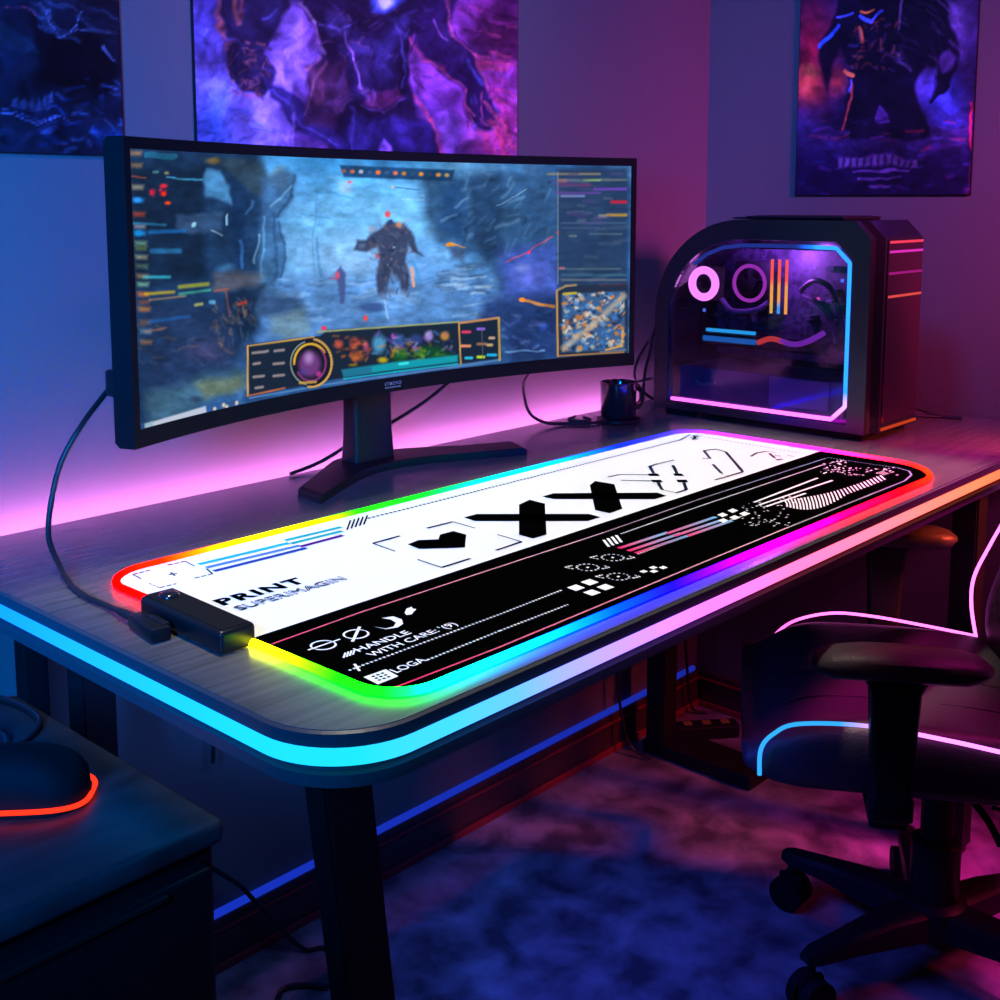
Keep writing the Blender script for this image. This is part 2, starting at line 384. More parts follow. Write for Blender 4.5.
def paint_center(x, y):
    A = Art(x, y, (70, 62, 150)); A.warp(30, 10, 90)
    t = np.clip((x - 195) / 320, 0, 1)[:, None]
    A.c = A.c * (1 - t) + np.array((140, 34, 120)) * t
    A.tint(A.noise(70, 21), 0.45, 0.75, (150, 110, 215), 0.8); A.tint(A.noise(55, 22), 0.5, 0.75, (36, 26, 84), 0.85)
    A.blob(215, 120, 34, 60, (36, 92, 190), 0.75, 0.9); A.blob(258, 120, 44, 60, (150, 128, 225), 0.8, 0.9); A.blob(290, 40, 24, 55, (140, 110, 205), 0.8, 0.9)
    A.blob(440, 80, 50, 70, (150, 60, 190), 0.7, 0.9); A.blob(495, 130, 40, 60, (210, 34, 110), 0.85, 0.9); A.blob(500, 30, 34, 44, (60, 16, 44), 0.9, 0.8)
    A.blob(478, 62, 50, 10, (170, 30, 50), 0.7, 0.9)
    A.dabs(60, 470, 0, 520, 150, [(30, 10, 34), (220, 60, 90), (150, 30, 110), (90, 20, 70)], 24, (6, 30), (1, 3), (-10, 30), 0.6)
    A.dabs(70, 195, 10, 262, 150, [(40, 70, 170), (110, 110, 215), (24, 40, 110), (80, 130, 225)], 25, (5, 20), (0.8, 2.6), (-50, 50), 0.6)
    D = (22, 16, 46)
    # a bulky armoured machine, seen from chest to thigh
    A.poly([(300, -60), (432, -60), (428, 6), (418, 34), (412, 62), (416, 110), (440, 150), (448, 175), (330, 175), (306, 110), (318, 76), (322, 44), (300, 10)], D, 0.97, 2.5)
    A.poly([(226, -60), (300, -60), (288, 8), (268, 40), (262, 62), (246, 58), (228, 38), (218, 0)], (26, 20, 52), 0.95, 2.5)
    A.poly([(226, 46), (262, 52), (275, 76), (264, 96), (240, 92), (226, 70)], (34, 24, 60), 0.97, 2)
    A.poly([(264, 82), (284, 86), (352, 150), (330, 158), (282, 112)], (40, 30, 96), 0.95, 2)
    A.poly([(428, -60), (446, -60), (456, 30), (474, 46), (484, 88), (496, 108), (494, 124), (480, 130), (464, 118), (462, 100), (430, 60), (418, 30)], (34, 18, 66), 0.97, 2.5)
    A.poly([(306, 64), (348, 66), (352, 100), (330, 130), (304, 118)], (58, 28, 60), 0.85, 3)
    A.poly([(336, 40), (408, 30), (404, 70), (384, 92), (352, 84)], (26, 20, 58), 0.9, 4)
    A.poly([(366, 92), (398, 84), (404, 98), (384, 110), (364, 104)], (84, 26, 70), 0.85, 2)
    A.poly([(344, 120), (432, 116), (444, 175), (330, 175)], (24, 22, 74), 0.8, 4)
    A.poly([(376, 150), (384, 142), (390, 160), (392, 175), (370, 175)], (130, 80, 200), 0.8, 2)
    for pts, c in (([(322, 8), (352, 20), (350, 40), (330, 36)], (48, 40, 96)), ([(412, 10), (392, 22), (394, 40), (410, 36)], (46, 44, 110)), ([(352, 46), (372, 44), (372, 60), (354, 58)], (40, 34, 84)), ([(376, 44), (398, 42), (396, 58), (378, 60)], (38, 36, 92)), ([(354, 62), (372, 64), (370, 80), (358, 76)], (44, 34, 80)), ([(378, 64), (396, 62), (392, 78), (378, 80)], (40, 36, 92)),
                   ([(310, 70), (328, 72), (330, 100), (312, 104)], (96, 48, 74)), ([(330, 74), (346, 74), (344, 108), (332, 116)], (70, 36, 70)), ([(228, 10), (250, 6), (256, 34), (238, 40)], (46, 36, 84)), ([(262, 4), (284, 0), (272, 30), (262, 36)], (40, 36, 92)), ([(444, 20), (456, 36), (470, 52), (468, 74), (450, 52)], (56, 34, 96)), ([(346, 120), (376, 118), (370, 150), (350, 150)], (34, 30, 92)), ([(394, 116), (424, 118), (434, 150), (402, 150)], (40, 28, 96))):
        A.poly(pts, c, 0.75, 3)
    A.blob(385, -4, 20, 18, (40, 90, 220), 0.9, 0.5); A.blob(385, -3, 12, 11, (150, 176, 216), 0.9, 0.5)
    for pts, c, w in (([(218, 0), (222, 24), (226, 40)], (226, 84, 40), 3), ([(236, -10), (240, 26)], (235, 110, 50), 4), ([(246, -10), (244, 20)], (160, 60, 40), 3),
                      ([(226, 70), (230, 90), (250, 98), (262, 94)], (235, 90, 90), 1.6), ([(300, 6), (314, 24), (324, 56)], (205, 150, 190), 2.2), ([(308, 70), (320, 60)], (210, 120, 120), 2),
                      ([(346, 38), (354, 62), (364, 90)], (190, 130, 200), 1.2), ([(320, 28), (340, 36), (352, 30)], (120, 110, 210), 1.4), ([(404, 40), (410, 60), (404, 84)], (90, 100, 225), 1.6),
                      ([(414, 38), (430, 58), (442, 70), (462, 96), (466, 112)], (255, 70, 110), 1.8), ([(446, 0), (458, 36), (476, 52), (486, 90)], (250, 80, 120), 1.8), ([(470, 60), (480, 86)], (80, 110, 240), 2.4),
                      ([(416, 98), (430, 120), (442, 158)], (245, 60, 80), 2.4), ([(486, 116), (500, 140), (508, 160)], (250, 60, 70), 3), ([(492, 112), (514, 150)], (255, 90, 80), 2), ([(478, 128), (494, 160)], (240, 50, 90), 2.4),
                      ([(292, 110), (294, 150)], (190, 150, 230), 1.6), ([(352, 110), (346, 140), (352, 160)], (70, 70, 170), 2), ([(272, 88), (330, 150)], (110, 96, 200), 1.2), ([(326, 66), (312, 84), (304, 108)], (200, 110, 120), 1.4),
                      ([(404, 100), (384, 112), (362, 106)], (110, 90, 180), 1.2), ([(436, 20), (450, 40)], (190, 120, 200), 1.4), ([(262, 20), (274, 12)], (90, 110, 220), 1.6)):
        A.line(pts, w * 1.5, c, 0.5, 3.2)
    A.dabs(80, 226, 44, 268, 92, [(150, 60, 60), (50, 50, 120), (200, 100, 90), (14, 10, 34)], 31, (3, 9), (0.8, 2), (-60, 60), 0.7)
    A.dabs(90, 310, 5, 430, 110, [(60, 56, 130), (14, 10, 34), (90, 70, 140), (130, 70, 110)], 32, (4, 14), (0.8, 1.8), (-70, 70), 0.55)
    A.dabs(40, 462, 96, 496, 130, [(14, 8, 34), (80, 70, 160), (255, 90, 120)], 33, (3, 8), (0.8, 1.8), (30, 90), 0.7)
    A.grain(30, 301, 0.6); A.grain(9, 305, 0.5)
    return A.c

def paint_side(x, y):
    A = Art(x, y, (24, 20, 50)); A.warp(26, 5, 90)
    A.tint(A.noise(40, 41), 0.4, 0.75, (44, 40, 96), 0.8)
    A.blob(812, 50, 44, 80, (140, 20, 40), 0.85, 0.9); A.blob(808, 84, 22, 26, (210, 80, 50), 0.8, 0.9); A.blob(812, 72, 12, 10, (225, 140, 70), 0.7, 0.9); A.blob(838, 82, 14, 20, (210, 70, 50), 0.7, 0.9)
    A.blob(950, 20, 34, 60, (96, 96, 170), 0.75, 0.9); A.blob(944, 96, 30, 36, (50, 84, 205), 0.85, 0.8); A.blob(926, 80, 18, 20, (80, 86, 180), 0.7, 0.9); A.blob(948, 125, 26, 10, (40, 70, 190), 0.6, 0.9)
    D = (10, 9, 24)
    A.poly([(846, -60), (936, -60), (950, 18), (958, 36), (962, 52), (958, 70), (946, 90), (930, 102), (936, 84), (938, 66), (926, 66), (914, 84), (922, 110), (930, 140), (840, 140), (848, 100), (852, 70), (842, 46), (826, 90), (822, 62), (822, 46), (834, 10)], D, 0.96, 2)
    A.poly([(876, 118), (882, 108), (890, 116), (890, 124), (876, 124)], (70, 54, 130), 0.8, 1)
    A.poly([(938, 56), (950, 50), (958, 58), (954, 70), (944, 72), (936, 62)], (90, 80, 160), 0.6, 2)
    A.dabs(60, 900, -30, 962, 66, [(60, 56, 100), (34, 32, 64), (100, 96, 150), (6, 6, 16)], 43, (5, 18), (0.8, 2.6), (20, 80), 0.55)
    for pts, c, w in (([(822, 46), (832, 34), (838, 24)], (40, 110, 230), 4), ([(836, 16), (850, 12)], (70, 110, 220), 2), ([(858, 14), (872, 20), (884, 12)], (60, 110, 230), 3.4), ([(858, 10), (874, 9)], (230, 140, 40), 2.2),
                      ([(858, 24), (862, 40)], (225, 120, 60), 4), ([(846, 72), (854, 78)], (245, 150, 60), 4.5), ([(852, 84), (852, 100), (846, 120), (842, 130)], (210, 90, 70), 2.4), ([(852, 82), (850, 92)], (60, 100, 210), 2),
                      ([(970, 100), (971, 150), (969, 195)], (230, 20, 50), 2.2), ([(906, -10), (900, 30)], (110, 110, 150), 3), ([(932, -5), (948, 10), (950, 16)], (70, 66, 110), 2), ([(930, 102), (950, 84)], (6, 6, 18), 3)):
        A.line(pts, w, c, 0.8, 1.4)
    A.dabs(70, 852, 20, 900, 70, [(200, 110, 60), (60, 70, 140), (140, 60, 80), (8, 6, 18), (90, 100, 160)], 44, (2, 7), (0.8, 2), (-80, 80), 0.6)
    A.dabs(60, 800, 120, 972, 150, [(60, 70, 150), (30, 20, 60), (180, 50, 60), (90, 40, 120), (12, 8, 24)], 45, (4, 18), (0.8, 2.2), (-15, 15), 0.55)
    A.poly([(780, 150), (990, 150), (990, 200), (780, 200)], (14, 10, 40), 0.8, 8)
    for k in range(12): A.poly([(836 + 7 * k, 157), (841 + 7 * k, 157), (840 + 7 * k, 166), (835 + 7 * k, 167)], (140, 130, 190), 0.45, 1.4)
    for (x0, x1, yy) in ((852, 910, 171), (858, 902, 178), (868, 888, 185)): A.line([(x0, yy), (x1, yy)], 2.4, (110, 96, 170), 0.6, 1.2)
    A.dabs(30, 800, 150, 970, 194, [(20, 60, 120), (120, 40, 150), (60, 50, 150)], 46, (3, 10), (1, 3), (-20, 20), 0.4)
    A.grain(30, 301, 0.6); A.grain(9, 305, 0.5)
    return A.c

def poster(name, axis, a0, a1, z0, z1, H, paint, label, at, nu, nv, flip, gain=1.0, sat=1.0):
    th = 0.004
    if axis == 'x':   # on the back wall
        root = empty(name, ((a0 + a1) / 2, WY, z0))
        pos = lambda u, v: np.stack([a0 + (a1 - a0) * u, np.full_like(u, at), z0 + (z1 - z0) * v], 1)
        bm = NB(); box(bm, (a0 - 0.002, at + 0.0004, z0 - 0.002), (a1 + 0.002, WY - 0.0003, z1 + 0.002), 0.0008)
    else:
        root = empty(name, (WX, (a0 + a1) / 2, z0))
        pos = lambda u, v: np.stack([np.full_like(u, at), a1 + (a0 - a1) * u, z0 + (z1 - z0) * v], 1)
        bm = NB(); box(bm, (at + 0.0004, a0 - 0.002, z0 - 0.002), (WX - 0.0003, a1 + 0.002, z1 + 0.002), 0.0008)
    tag(root, label, 'poster', 'gaming posters on the walls')
    off = Vector(root.location)
    def co(u, v):
        p = pos(u, v); return p - np.array(off)
    def cr(u, v):
        p = pos(u, v); return hom(H, p[:, 0] if axis == 'x' else p[:, 1], p[:, 2])
    art_grid('printed_sheet', nu, nv, co, cr, paint, M['poster'], root, gain, sat)
    b = obj('backing_board', bm, M['black'], root); b.data.transform(Matrix.Translation(-off))

poster('wall_poster', 'x', 0.20, 0.845, 1.222, 1.86, WALL_ART, paint_left, 'dark blue poster left of the robot poster, partly behind the monitor corner', 1.455, 260, 260, False)
poster('wall_poster', 'x', 0.96, 1.634, 1.236, 1.86, WALL_ART, paint_center, 'large violet and red poster of an armoured machine above the monitor', 1.455, 420, 330, False, 1.45, 0.75)
poster('wall_poster', 'y', 0.876, 1.24, 1.174, 1.72, SIDE_ART, paint_side, 'dark poster of a cloaked warrior on the side wall above the computer tower', 2.268, 220, 300, False, 1.9, 0.95)

# ================================================================== DESK
DX0, DX1, DY0, DY1 = 0.541, WX - 0.004, 0.668, 1.424
desk = empty('gaming_desk', (0, 0, 0), 0, 'long grey desk with a glowing rainbow light strip around its rounded edge', 'desk')
out = rrect(DX0, DY0, DX1, DY1, [0.085, 0.004, 0.004, 0.004], 12)
ins = rrect(DX0 + 0.003, DY0 + 0.003, DX1 - 0.001, DY1 - 0.001, [0.082, 0.003, 0.003, 0.003], 12)
bm = NB(); prism(bm, ins, 2, 0.7365, 0.75); obj('tabletop', bm, M['desk'], desk)
bm = NB()
rings = [[Vector((x, y, z)) for x, y in p] for p, z in ((ins, 0.7365), (out, 0.7365), (out, 0.7475), (ins, 0.7492))]
loft(bm, rings, cap=False); loft(bm, [[Vector((x, y, z)) for x, y in rrect(DX0 + 0.012, DY0 + 0.012, DX1 - 0.001, DY1 - 0.012, [0.073, 0.002, 0.002, 0.002], 12)] for z in (0.712, 0.7363)])
obj('edge_band', bm, M['band'], desk, recalc=True)
# light strip set into the front and left edges
path = []
n = 40
for k in range(n): path.append((DX0, DY1 - (DY1 - DY0 - 0.085) * k / n))
for k in range(25):
    a = R(180 + 90 * k / 24); path.append((DX0 + 0.085 + 0.085 * math.cos(a), DY0 + 0.085 + 0.085 * math.sin(a)))
for k in range(1, 81): path.append((DX0 + 0.085 + (DX1 - DX0 - 0.085) * k / 80, DY0))
DESK_STOPS = [((0.541, 1.42), (10, 130, 255)), ((0.541, 1.2), (20, 170, 255)), ((0.541, 0.95), (30, 205, 255)), ((0.541, 0.77), (30, 225, 250)), ((0.58, 0.68), (30, 228, 235)), ((0.66, 0.668), (70, 220, 250)),
              ((0.74, 0.668), (110, 205, 255)), ((0.82, 0.668), (170, 185, 255)), ((0.93, 0.668), (228, 160, 255)), ((1.05, 0.668), (244, 140, 255)), ((1.25, 0.668), (255, 140, 220)), ((1.45, 0.668), (255, 145, 180)),
              ((1.62, 0.668), (255, 150, 140)), ((1.8, 0.668), (255, 150, 105)), ((2.0, 0.668), (255, 120, 70)), ((2.26, 0.668), (255, 90, 50))]
def along(path, stops):
    """colour per path point from stops placed beside the path"""
    P = np.array([(p[0], p[1]) for p in path]); idx = []
    for (q, c) in stops: idx.append(int(np.argmin(((P - np.array(q)) ** 2).sum(1))))
    cs = np.array([lin(c) for _, c in stops])
    o = np.argsort(idx, kind='stable'); idx = np.array(idx)[o]; cs = cs[o]
    return np.stack([np.interp(np.arange(len(P)), idx, cs[:, k]) for k in range(3)], 1)
cols = along(path, DESK_STOPS)
bm = NB(); vals = []
prev = None
for i, (x, y) in enumerate(path):
    a = Vector(path[max(i - 1, 0)]); b = Vector(path[min(i + 1, len(path) - 1)]); t = (b - a).normalized(); nrm = Vector((t.y, -t.x))
    ring = []
    for (d, z) in ((-0.009, 0.7215), (0.0005, 0.7215), (0.003, 0.7235), (0.003, 0.733), (0.0005, 0.735), (-0.009, 0.735)):
        ring.append(bm.verts.new((x + nrm.x * d * 1, y + nrm.y * d, z))); vals.append(i)
    if prev:
        for k in range(6): bm.faces.new((prev[k], prev[(k + 1) % 6], ring[(k + 1) % 6], ring[k]))
    prev = ring
o = obj('edge_light_strip', bm, M['strip'], desk)
a = o.data.attributes.new('glow', 'FLOAT_COLOR', 'POINT')
buf = np.ones((len(vals), 4), np.float32); buf[:, :3] = cols[vals] * 1.1 + 8.0 * np.clip(cols[vals] - 0.8, 0, 1); a.data.foreach_set('color', buf.ravel())
# pink strip along the back edge, washing the wall
bm = NB(); box(bm, (DX0 + 0.006, DY1 + 0.0005, 0.731), (2.02, DY1 + 0.006, 0.741))
o = obj('back_light_strip', bm, M['strip'], desk); set_glow(o, lambda c: (80.0, 18.0, 66.0))
bm = NB(); box(bm, (DX0, DY1 + 0.0003, 0.722), (DX1 - 0.01, WY - 0.003, 0.7285), 0.001); box(bm, (DX0 - 0.0, DY1 + 0.0003, 0.7285), (DX0 + 0.004, WY - 0.003, 0.7365)); obj('strip_light_block', bm, M['black'], desk)  # unseen tray added to stop the pink light leaking below
bm = NB(); frame_prism(bm, rrect(DX0 + 0.004, DY0 + 0.004, DX1 - 0.001, DY1 - 0.004, [0.081, 0.002, 0.002, 0.002], 12), rrect(DX0 + 0.018, DY0 + 0.018, DX1 - 0.004, DY1 - 0.018, [0.067, 0.002, 0.002, 0.002], 12), 2, 0.701, 0.7117)
obj('apron', bm, M['apron'], desk)
def leg_bm(p0, p1, w, d):
    bm = NB(); p0 = Vector(p0); p1 = Vector(p1)
    rs = []
    for p in (p0, p1): rs.append([p + Vector((sx * w / 2, sy * d / 2, 0)) for sx, sy in ((-1, -1), (1, -1), (1, 1), (-1, 1))])
    loft(bm, rs); bmesh.ops.bevel(bm, geom=bm.edges[:], offset=0.003, segments=2, affect='EDGES'); return bm
obj('leg', leg_bm((0.606, 0.745, 0.7118), (0.70, 0.765, 0.012), 0.052, 0.03), M['steel'], desk)
obj('leg', leg_bm((0.70, 1.33, 0.7118), (0.70, 1.33, 0.012), 0.045, 0.04), M['steel'], desk)
obj('leg', leg_bm((2.0, 1.37, 0.7118), (2.0, 1.37, 0.012), 0.05, 0.045), M['steel'], desk)
obj('leg', leg_bm((2.04, 0.76, 0.7118), (2.04, 0.76, 0.012), 0.045, 0.045), M['steel'], desk)
bm = NB(); box(bm, (1.975, 1.14, 0.0), (2.065, 1.40, 0.03), 0.004); obj('foot_rail', bm, M['steel'], desk)
bm = NB(); box(bm, (0.655, 0.735, 0.0), (0.735, 1.36, 0.03), 0.004); obj('foot_rail', bm, M['steel'], desk)
bm = NB(); box(bm, (0.72, 1.30, 0.66), (1.98, 1.33, 0.7118), 0.003); obj('crossbar', bm, M['steel'], desk)

# ================================================================== MOUSE MAT
PRINT = np.array([[-0.00137274, 0.000186722, -1.14632], [0.00149809, 0.0001711, -2.42839], [0, -0.00498411, 1.0]])
def mp(p):
    """artwork drawing coordinate -> point on the mat"""
    q = PRINT @ np.array((p[0], p[1], 1.0)); return Vector((q[0] / q[2], q[1] / q[2]))
MX0, MX1, MY0, MY1 = 0.628, 1.774, 0.693, 1.170
MZ = 0.7535
pad = empty('mouse_mat', (0, 0, 0), 0, 'long black and white printed desk mat with a glowing rainbow rim', 'mouse mat')
body = rrect(MX0 + 0.003, MY0 + 0.003, MX1 - 0.003, MY1 - 0.003, [0.043, 0.095, 0.05, 0.05], 12)
bm = NB(); prism(bm, body, 2, 0.7502, MZ); obj('cloth_mat', bm, M['white'], pad)
# printed pattern: thin inked faces, one mesh
bm = NB(); inkl = bm.faces.layers.float_vector.new('ink_c') if hasattr(bm.faces.layers, 'float_vector') else None
faces_col = []
def face(pts, c, z):
    vs = [bm.verts.new((p[0], p[1], z)) for p in pts]
    try: f = bm.faces.new(vs)
    except ValueError: return
    if f.calc_area() < 0: pass
    faces_col.append(c)
WHITE = (0.93, 0.93, 0.94); BLACK = (0.0008, 0.0008, 0.0008)
Z1, Z2 = MZ + 0.00025, MZ + 0.0005
# black lower half: body outline clipped by the diagonal-looking straight boundary
ya = mp((253, 634)).y; yb = mp((811, 452)).y
A_, B_ = mp((253, 634)), mp((811, 452))
def ycut(x): return A_.y + (B_.y - A_.y) * (x - A_.x) / (B_.x - A_.x)
low = []
for i, p in enumerate(body):
    q = body[(i + 1) % len(body)]
    ip = p[1] <= ycut(p[0]); iq = q[1] <= ycut(q[0])
    if ip: low.append(p)
    if ip != iq:
        fp = p[1] - ycut(p[0]); fq = q[1] - ycut(q[0]); t = fp / (fp - fq)
        low.append((p[0] + (q[0] - p[0]) * t, p[1] + (q[1] - p[1]) * t))
face(low, BLACK, Z1)
def quad(a, b, w, c, z):
    d = (b - a); L = d.length
    if L < 1e-6: return
    w = w * (2.2 * abs(d.x) + 1.0 * abs(d.y)) / L
    n = Vector((-d.y, d.x)) / L * w / 2
    face([a - n, b - n, b + n, a + n], c, z)
def pl(pts, w=0.0011, c=BLACK, dash=None, z=None, c2=None):
    """stroke through drawing coordinates; dash = (on, off) in metres"""
    z = z or Z2; P = [mp(p) for p in pts]; tot = sum((b - a).length for a, b in zip(P, P[1:])); s = 0
    for a, b in zip(P, P[1:]):
        L = (b - a).length
        def colr(t):
            if c2 is None: return c
            k = (s + t * L) / tot; return tuple(c[i] * (1 - k) + c2[i] * k for i in range(3))
        if dash:
            t = 0.0
            while t < L:
                e = min(t + dash[0], L); quad(a.lerp(b, t / L), a.lerp(b, e / L), w, colr((t + e) / 2 / L), z); t += dash[0] + dash[1]
        elif c2 is not None:
            for k in range(12): quad(a.lerp(b, k / 12), a.lerp(b, (k + 1) / 12), w, colr((k + .5) / 12), z)
        else: quad(a, b, w, c, z)
        s += L
def pg(pts, c=BLACK, z=None): face([mp(p) for p in pts], c, z or Z2)
def ell(cx, cy, rx, ry, w, c, a0=0, a1=360, n=28, dash=None):
    # a circle on the mat whose drawing-space half width is rx
    ctr = mp((cx, cy)); r = ((mp((cx + rx, cy)) - ctr).length + (mp((cx - rx, cy)) - ctr).length) / 2 * 0.88
    P = [ctr + Vector((math.cos(R(a0 + (a1 - a0) * k / n)), math.sin(R(a0 + (a1 - a0) * k / n)))) * r for k in range(n + 1)]
    for k, (a, b) in enumerate(zip(P, P[1:])):
        if dash and k % 2: continue
        quad(a, b, w, c, Z2)
def S(x0, y0, s):   # zoomed drawing sheet -> drawing coordinates
    return lambda x, y: (x0 + x / s, y0 + y / s)
za = S(100, 500, 4.0); zb = S(240, 560, 3.846); zc = S(360, 430, 3.125); zd = S(560, 420, 2.6316); ze = S(640, 420, 4.545); zf = S(700, 440, 4.545); zg = S(540, 540, 6.667)
D = (0.0028, 0.0022)
def C8(*c): return tuple(lin(c))
# ---- white half
pl([zc(24, 268), zc(1000, 25), (690, 432.5), (712, 436), (800, 451)], 0.0019, BLACK, (0.0045, 0.003))
for k in range(5): pl([(347 + 4.2 * k, 527 - k * 1.3), (350.5 + 4.2 * k, 517.5 - k * 1.2)], 0.0010, BLACK)
for (p, q) in (((130, 285), (200, 268)), ((130, 285), (165, 302)), ((270, 248), (340, 233)), ((340, 233), (378, 252)), ((195, 320), (238, 338)), ((238, 338), (305, 322)), ((378, 300), (450, 283)), ((450, 283), (425, 262)), ((275, 286), (308, 281)), ((283, 277), (300, 291))):
    pl([za(*p), za(*q)], 0.0012, BLACK, (0.006, 0.002) if q[0] - p[0] > 40 else None)
for (a, b, c) in (((395, 245), (755, 160), (30, 185, 235)), ((740, 150), (965, 97), (40, 180, 190)), ((425, 258), (800, 170), (85, 135, 205)), ((765, 162), (968, 113), (45, 175, 185)), ((455, 272), (825, 180), (45, 70, 160)), ((800, 175), (972, 130), (85, 25, 130))):
    pl([za(*a), za(*b)], 0.0034, C8(*c))
for pts in ([(125, 322), (40, 345), (110, 370)], [(210, 298), (290, 278), (360, 298)], [(180, 395), (255, 420), (345, 392)], [(430, 318), (505, 340), (425, 367)]): pl([zc(*p) for p in pts], 0.0019, BLACK)
pg([zc(*p) for p in ((148, 348), (183, 335), (245, 333), (250, 318), (292, 307), (332, 318), (328, 358), (185, 362))])
pg([zc(*p) for p in ((497, 225), (530, 210), (578, 222), (583, 318), (540, 330), (497, 318))])
pg([zc(*p) for p in ((325, 265), (365, 254), (715, 254), (752, 264), (712, 276), (360, 276))])
pg([zc(*p) for p in ((718, 165), (735, 152), (795, 162), (820, 238), (780, 252), (735, 242))])
pg([zc(*p) for p in ((570, 200), (605, 190), (930, 188), (958, 198), (920, 208), (605, 208))])
for pts in ([(45, 200), (75, 190), (155, 172)], [(45, 200), (62, 232)], [(150, 196), (168, 232)], [(80, 270), (100, 305), (165, 320), (212, 305), (198, 272)], [(285, 165), (320, 165), (290, 130), (345, 122), (390, 135), (468, 225), (400, 245), (340, 262)], [(332, 192), (372, 232)],
            [(505, 155), (530, 140), (575, 132), (620, 138)], [(590, 142), (612, 162)], [(612, 152), (640, 154)], [(620, 172), (650, 166)], [(670, 150), (700, 156)]):
    pl([ze(*p) for p in pts], 0.0021, BLACK, (0.004, 0.0015))
for q in ([(35, 233), (80, 233), (90, 244), (42, 244)], [(48, 261), (95, 261), (104, 272), (58, 272)], [(150, 233), (190, 233), (200, 243), (158, 243)], [(165, 261), (210, 261), (220, 272), (172, 272)]): pg([ze(*p) for p in q])
pl([zc(775, 140), zc(810, 132), zc(935, 133)], 0.0018); pl([zc(815, 150), zc(910, 152)], 0.0018)
for k in range(6):
    a = PI * k / 6; pl([(695 - 5 * math.cos(a), 435.6 - 2.6 * math.sin(a)), (695 + 5 * math.cos(a), 435.6 + 2.6 * math.sin(a))], 0.0007)
# ---- black half
PK, PK2, CY = C8(225, 70, 100), C8(240, 190, 200), C8(150, 215, 235)
pl([(267, 642), (360, 609), (603, 530)], 0.0010, PK, None, None, PK2); pl([(603, 530), (700, 496.5), (826, 456)], 0.0011, PK2, D, None, CY)
pl([zf(580, 70), zf(900, 117), zf(950, 130), zf(962, 148), zf(930, 175), zf(830, 215), zf(400, 385)], 0.0012, CY, D, None, (0.8, 0.7, 0.75)); pl([zf(400, 385), zf(20, 540), zb(1000, 320), (404, 680)], 0.0011, PK2, None, None, C8(225, 50, 100))
pl([(404, 680), (390, 685), (378, 686.5), (364, 684), (345, 675.5), (300, 656), (267, 642)], 0.0012, C8(220, 50, 90))
pl([(621, 531), (700, 503.5), (826, 461.5)], 0.0012, WHITE, D); pl([zd(205, 345), zd(500, 238)], 0.0013, WHITE, D)
pl([zb(418, 410), zb(1000, 195), zc(630, 490)], 0.0012, (0.8, 0.8, 0.8), D); pl([zb(720, 370), zb(1000, 258), zc(650, 535)], 0.0012, (0.85, 0.85, 0.85), D)
pl([zb(440, 385), zb(460, 412)], 0.0013, WHITE)
ell(*zb(320, 313), 14, 5.7, 0.0010, WHITE); pl([zb(262, 332), zb(385, 290)], 0.0010, WHITE)
ell(*zb(446, 271), 14, 5.7, 0.0010, WHITE); pl([zb(432, 300), zb(460, 243)], 0.0013, WHITE)
pg([zb(*p) for p in ((515, 243), (560, 250), (590, 243), (600, 228), (580, 216), (545, 210), (590, 203), (622, 215), (628, 232), (605, 246), (560, 252))], WHITE)
pg([zb(*p) for p in ((633, 190), (640, 174), (660, 167), (665, 174), (678, 176), (668, 186), (660, 196), (640, 198))], WHITE)
for k in range(4): pl([zb(398 + 12 * k, 362 - 4 * k), zb(405 + 12 * k, 342 - 4 * k)], 0.0008, WHITE)
pg([zb(*p) for p in ((475, 435), (560, 405), (610, 432), (530, 463))], WHITE)
for k in range(3): pl([zb(507 + 12 * k, 437 + 7 * k - 2), zb(560 + 12 * k, 417 + 7 * k)], 0.0012, BLACK, (0.003, 0.002), MZ + 0.0007)
for (cx, cy) in ((240, 297), (332, 260), (437, 293), (347, 329)): pg([zg(cx - 60, cy - 1), zg(cx, cy - 22), zg(cx + 60, cy), zg(cx, cy + 22)], WHITE)
for (cx, cy) in ((692, 189), (755, 163), (760, 188), (822, 163)): pg([zg(cx - 30, cy), zg(cx, cy - 11), zg(cx + 30, cy), zg(cx, cy + 11)], WHITE)
for (cx, cy) in ((485, 97), (318, 162), (522, 223)):
    ell(*zg(cx, cy), 12.5, 5, 0.0010, WHITE, dash=True)
    pg([zg(cx - 12, cy), zg(cx, cy - 6), zg(cx + 12, cy), zg(cx, cy + 6)], WHITE)
    for sx, pts in ((-1, ((-95, 10), (-150, 0), (-105, -12))), (1, ((95, 10), (145, 0), (105, -12)))): pl([zg(cx + p[0], cy + p[1]) for p in pts], 0.0013, WHITE, (0.003, 0.0015))
for k in range(4): pl([zd(115 + 11 * k, 308 - 4 * k), zd(129 + 11 * k, 326 - 4 * k)], 0.0016, WHITE)
PI_, BL = C8(235, 30, 105), C8(110, 185, 235)
for (a, b, c, d_) in (((155, 330), (285, 288), (280, 292), (410, 248)), ((180, 337), (320, 290), (300, 298), (430, 255)), ((200, 343), (340, 296), (336, 298), (452, 258))):
    pl([zd(*a), zd(*b)], 0.0029, PI_, None, None, BL); pl([zd(*c), zd(*d_)], 0.0029, C8(230, 70, 130), None, MZ + 0.0006, BL)
for (cx, cy) in ((428, 243), (455, 232), (460, 250), (486, 240), (430, 258)): pg([zd(cx - 14, cy), zd(cx, cy - 6), zd(cx + 14, cy), zd(cx, cy + 6)], WHITE, MZ + 0.0007)
for (a, b) in (((245, 272), (535, 162)), ((270, 283), (602, 173)), ((300, 291), (480, 231))): pl([zf(*a), zf(*b)], 0.0019, WHITE)
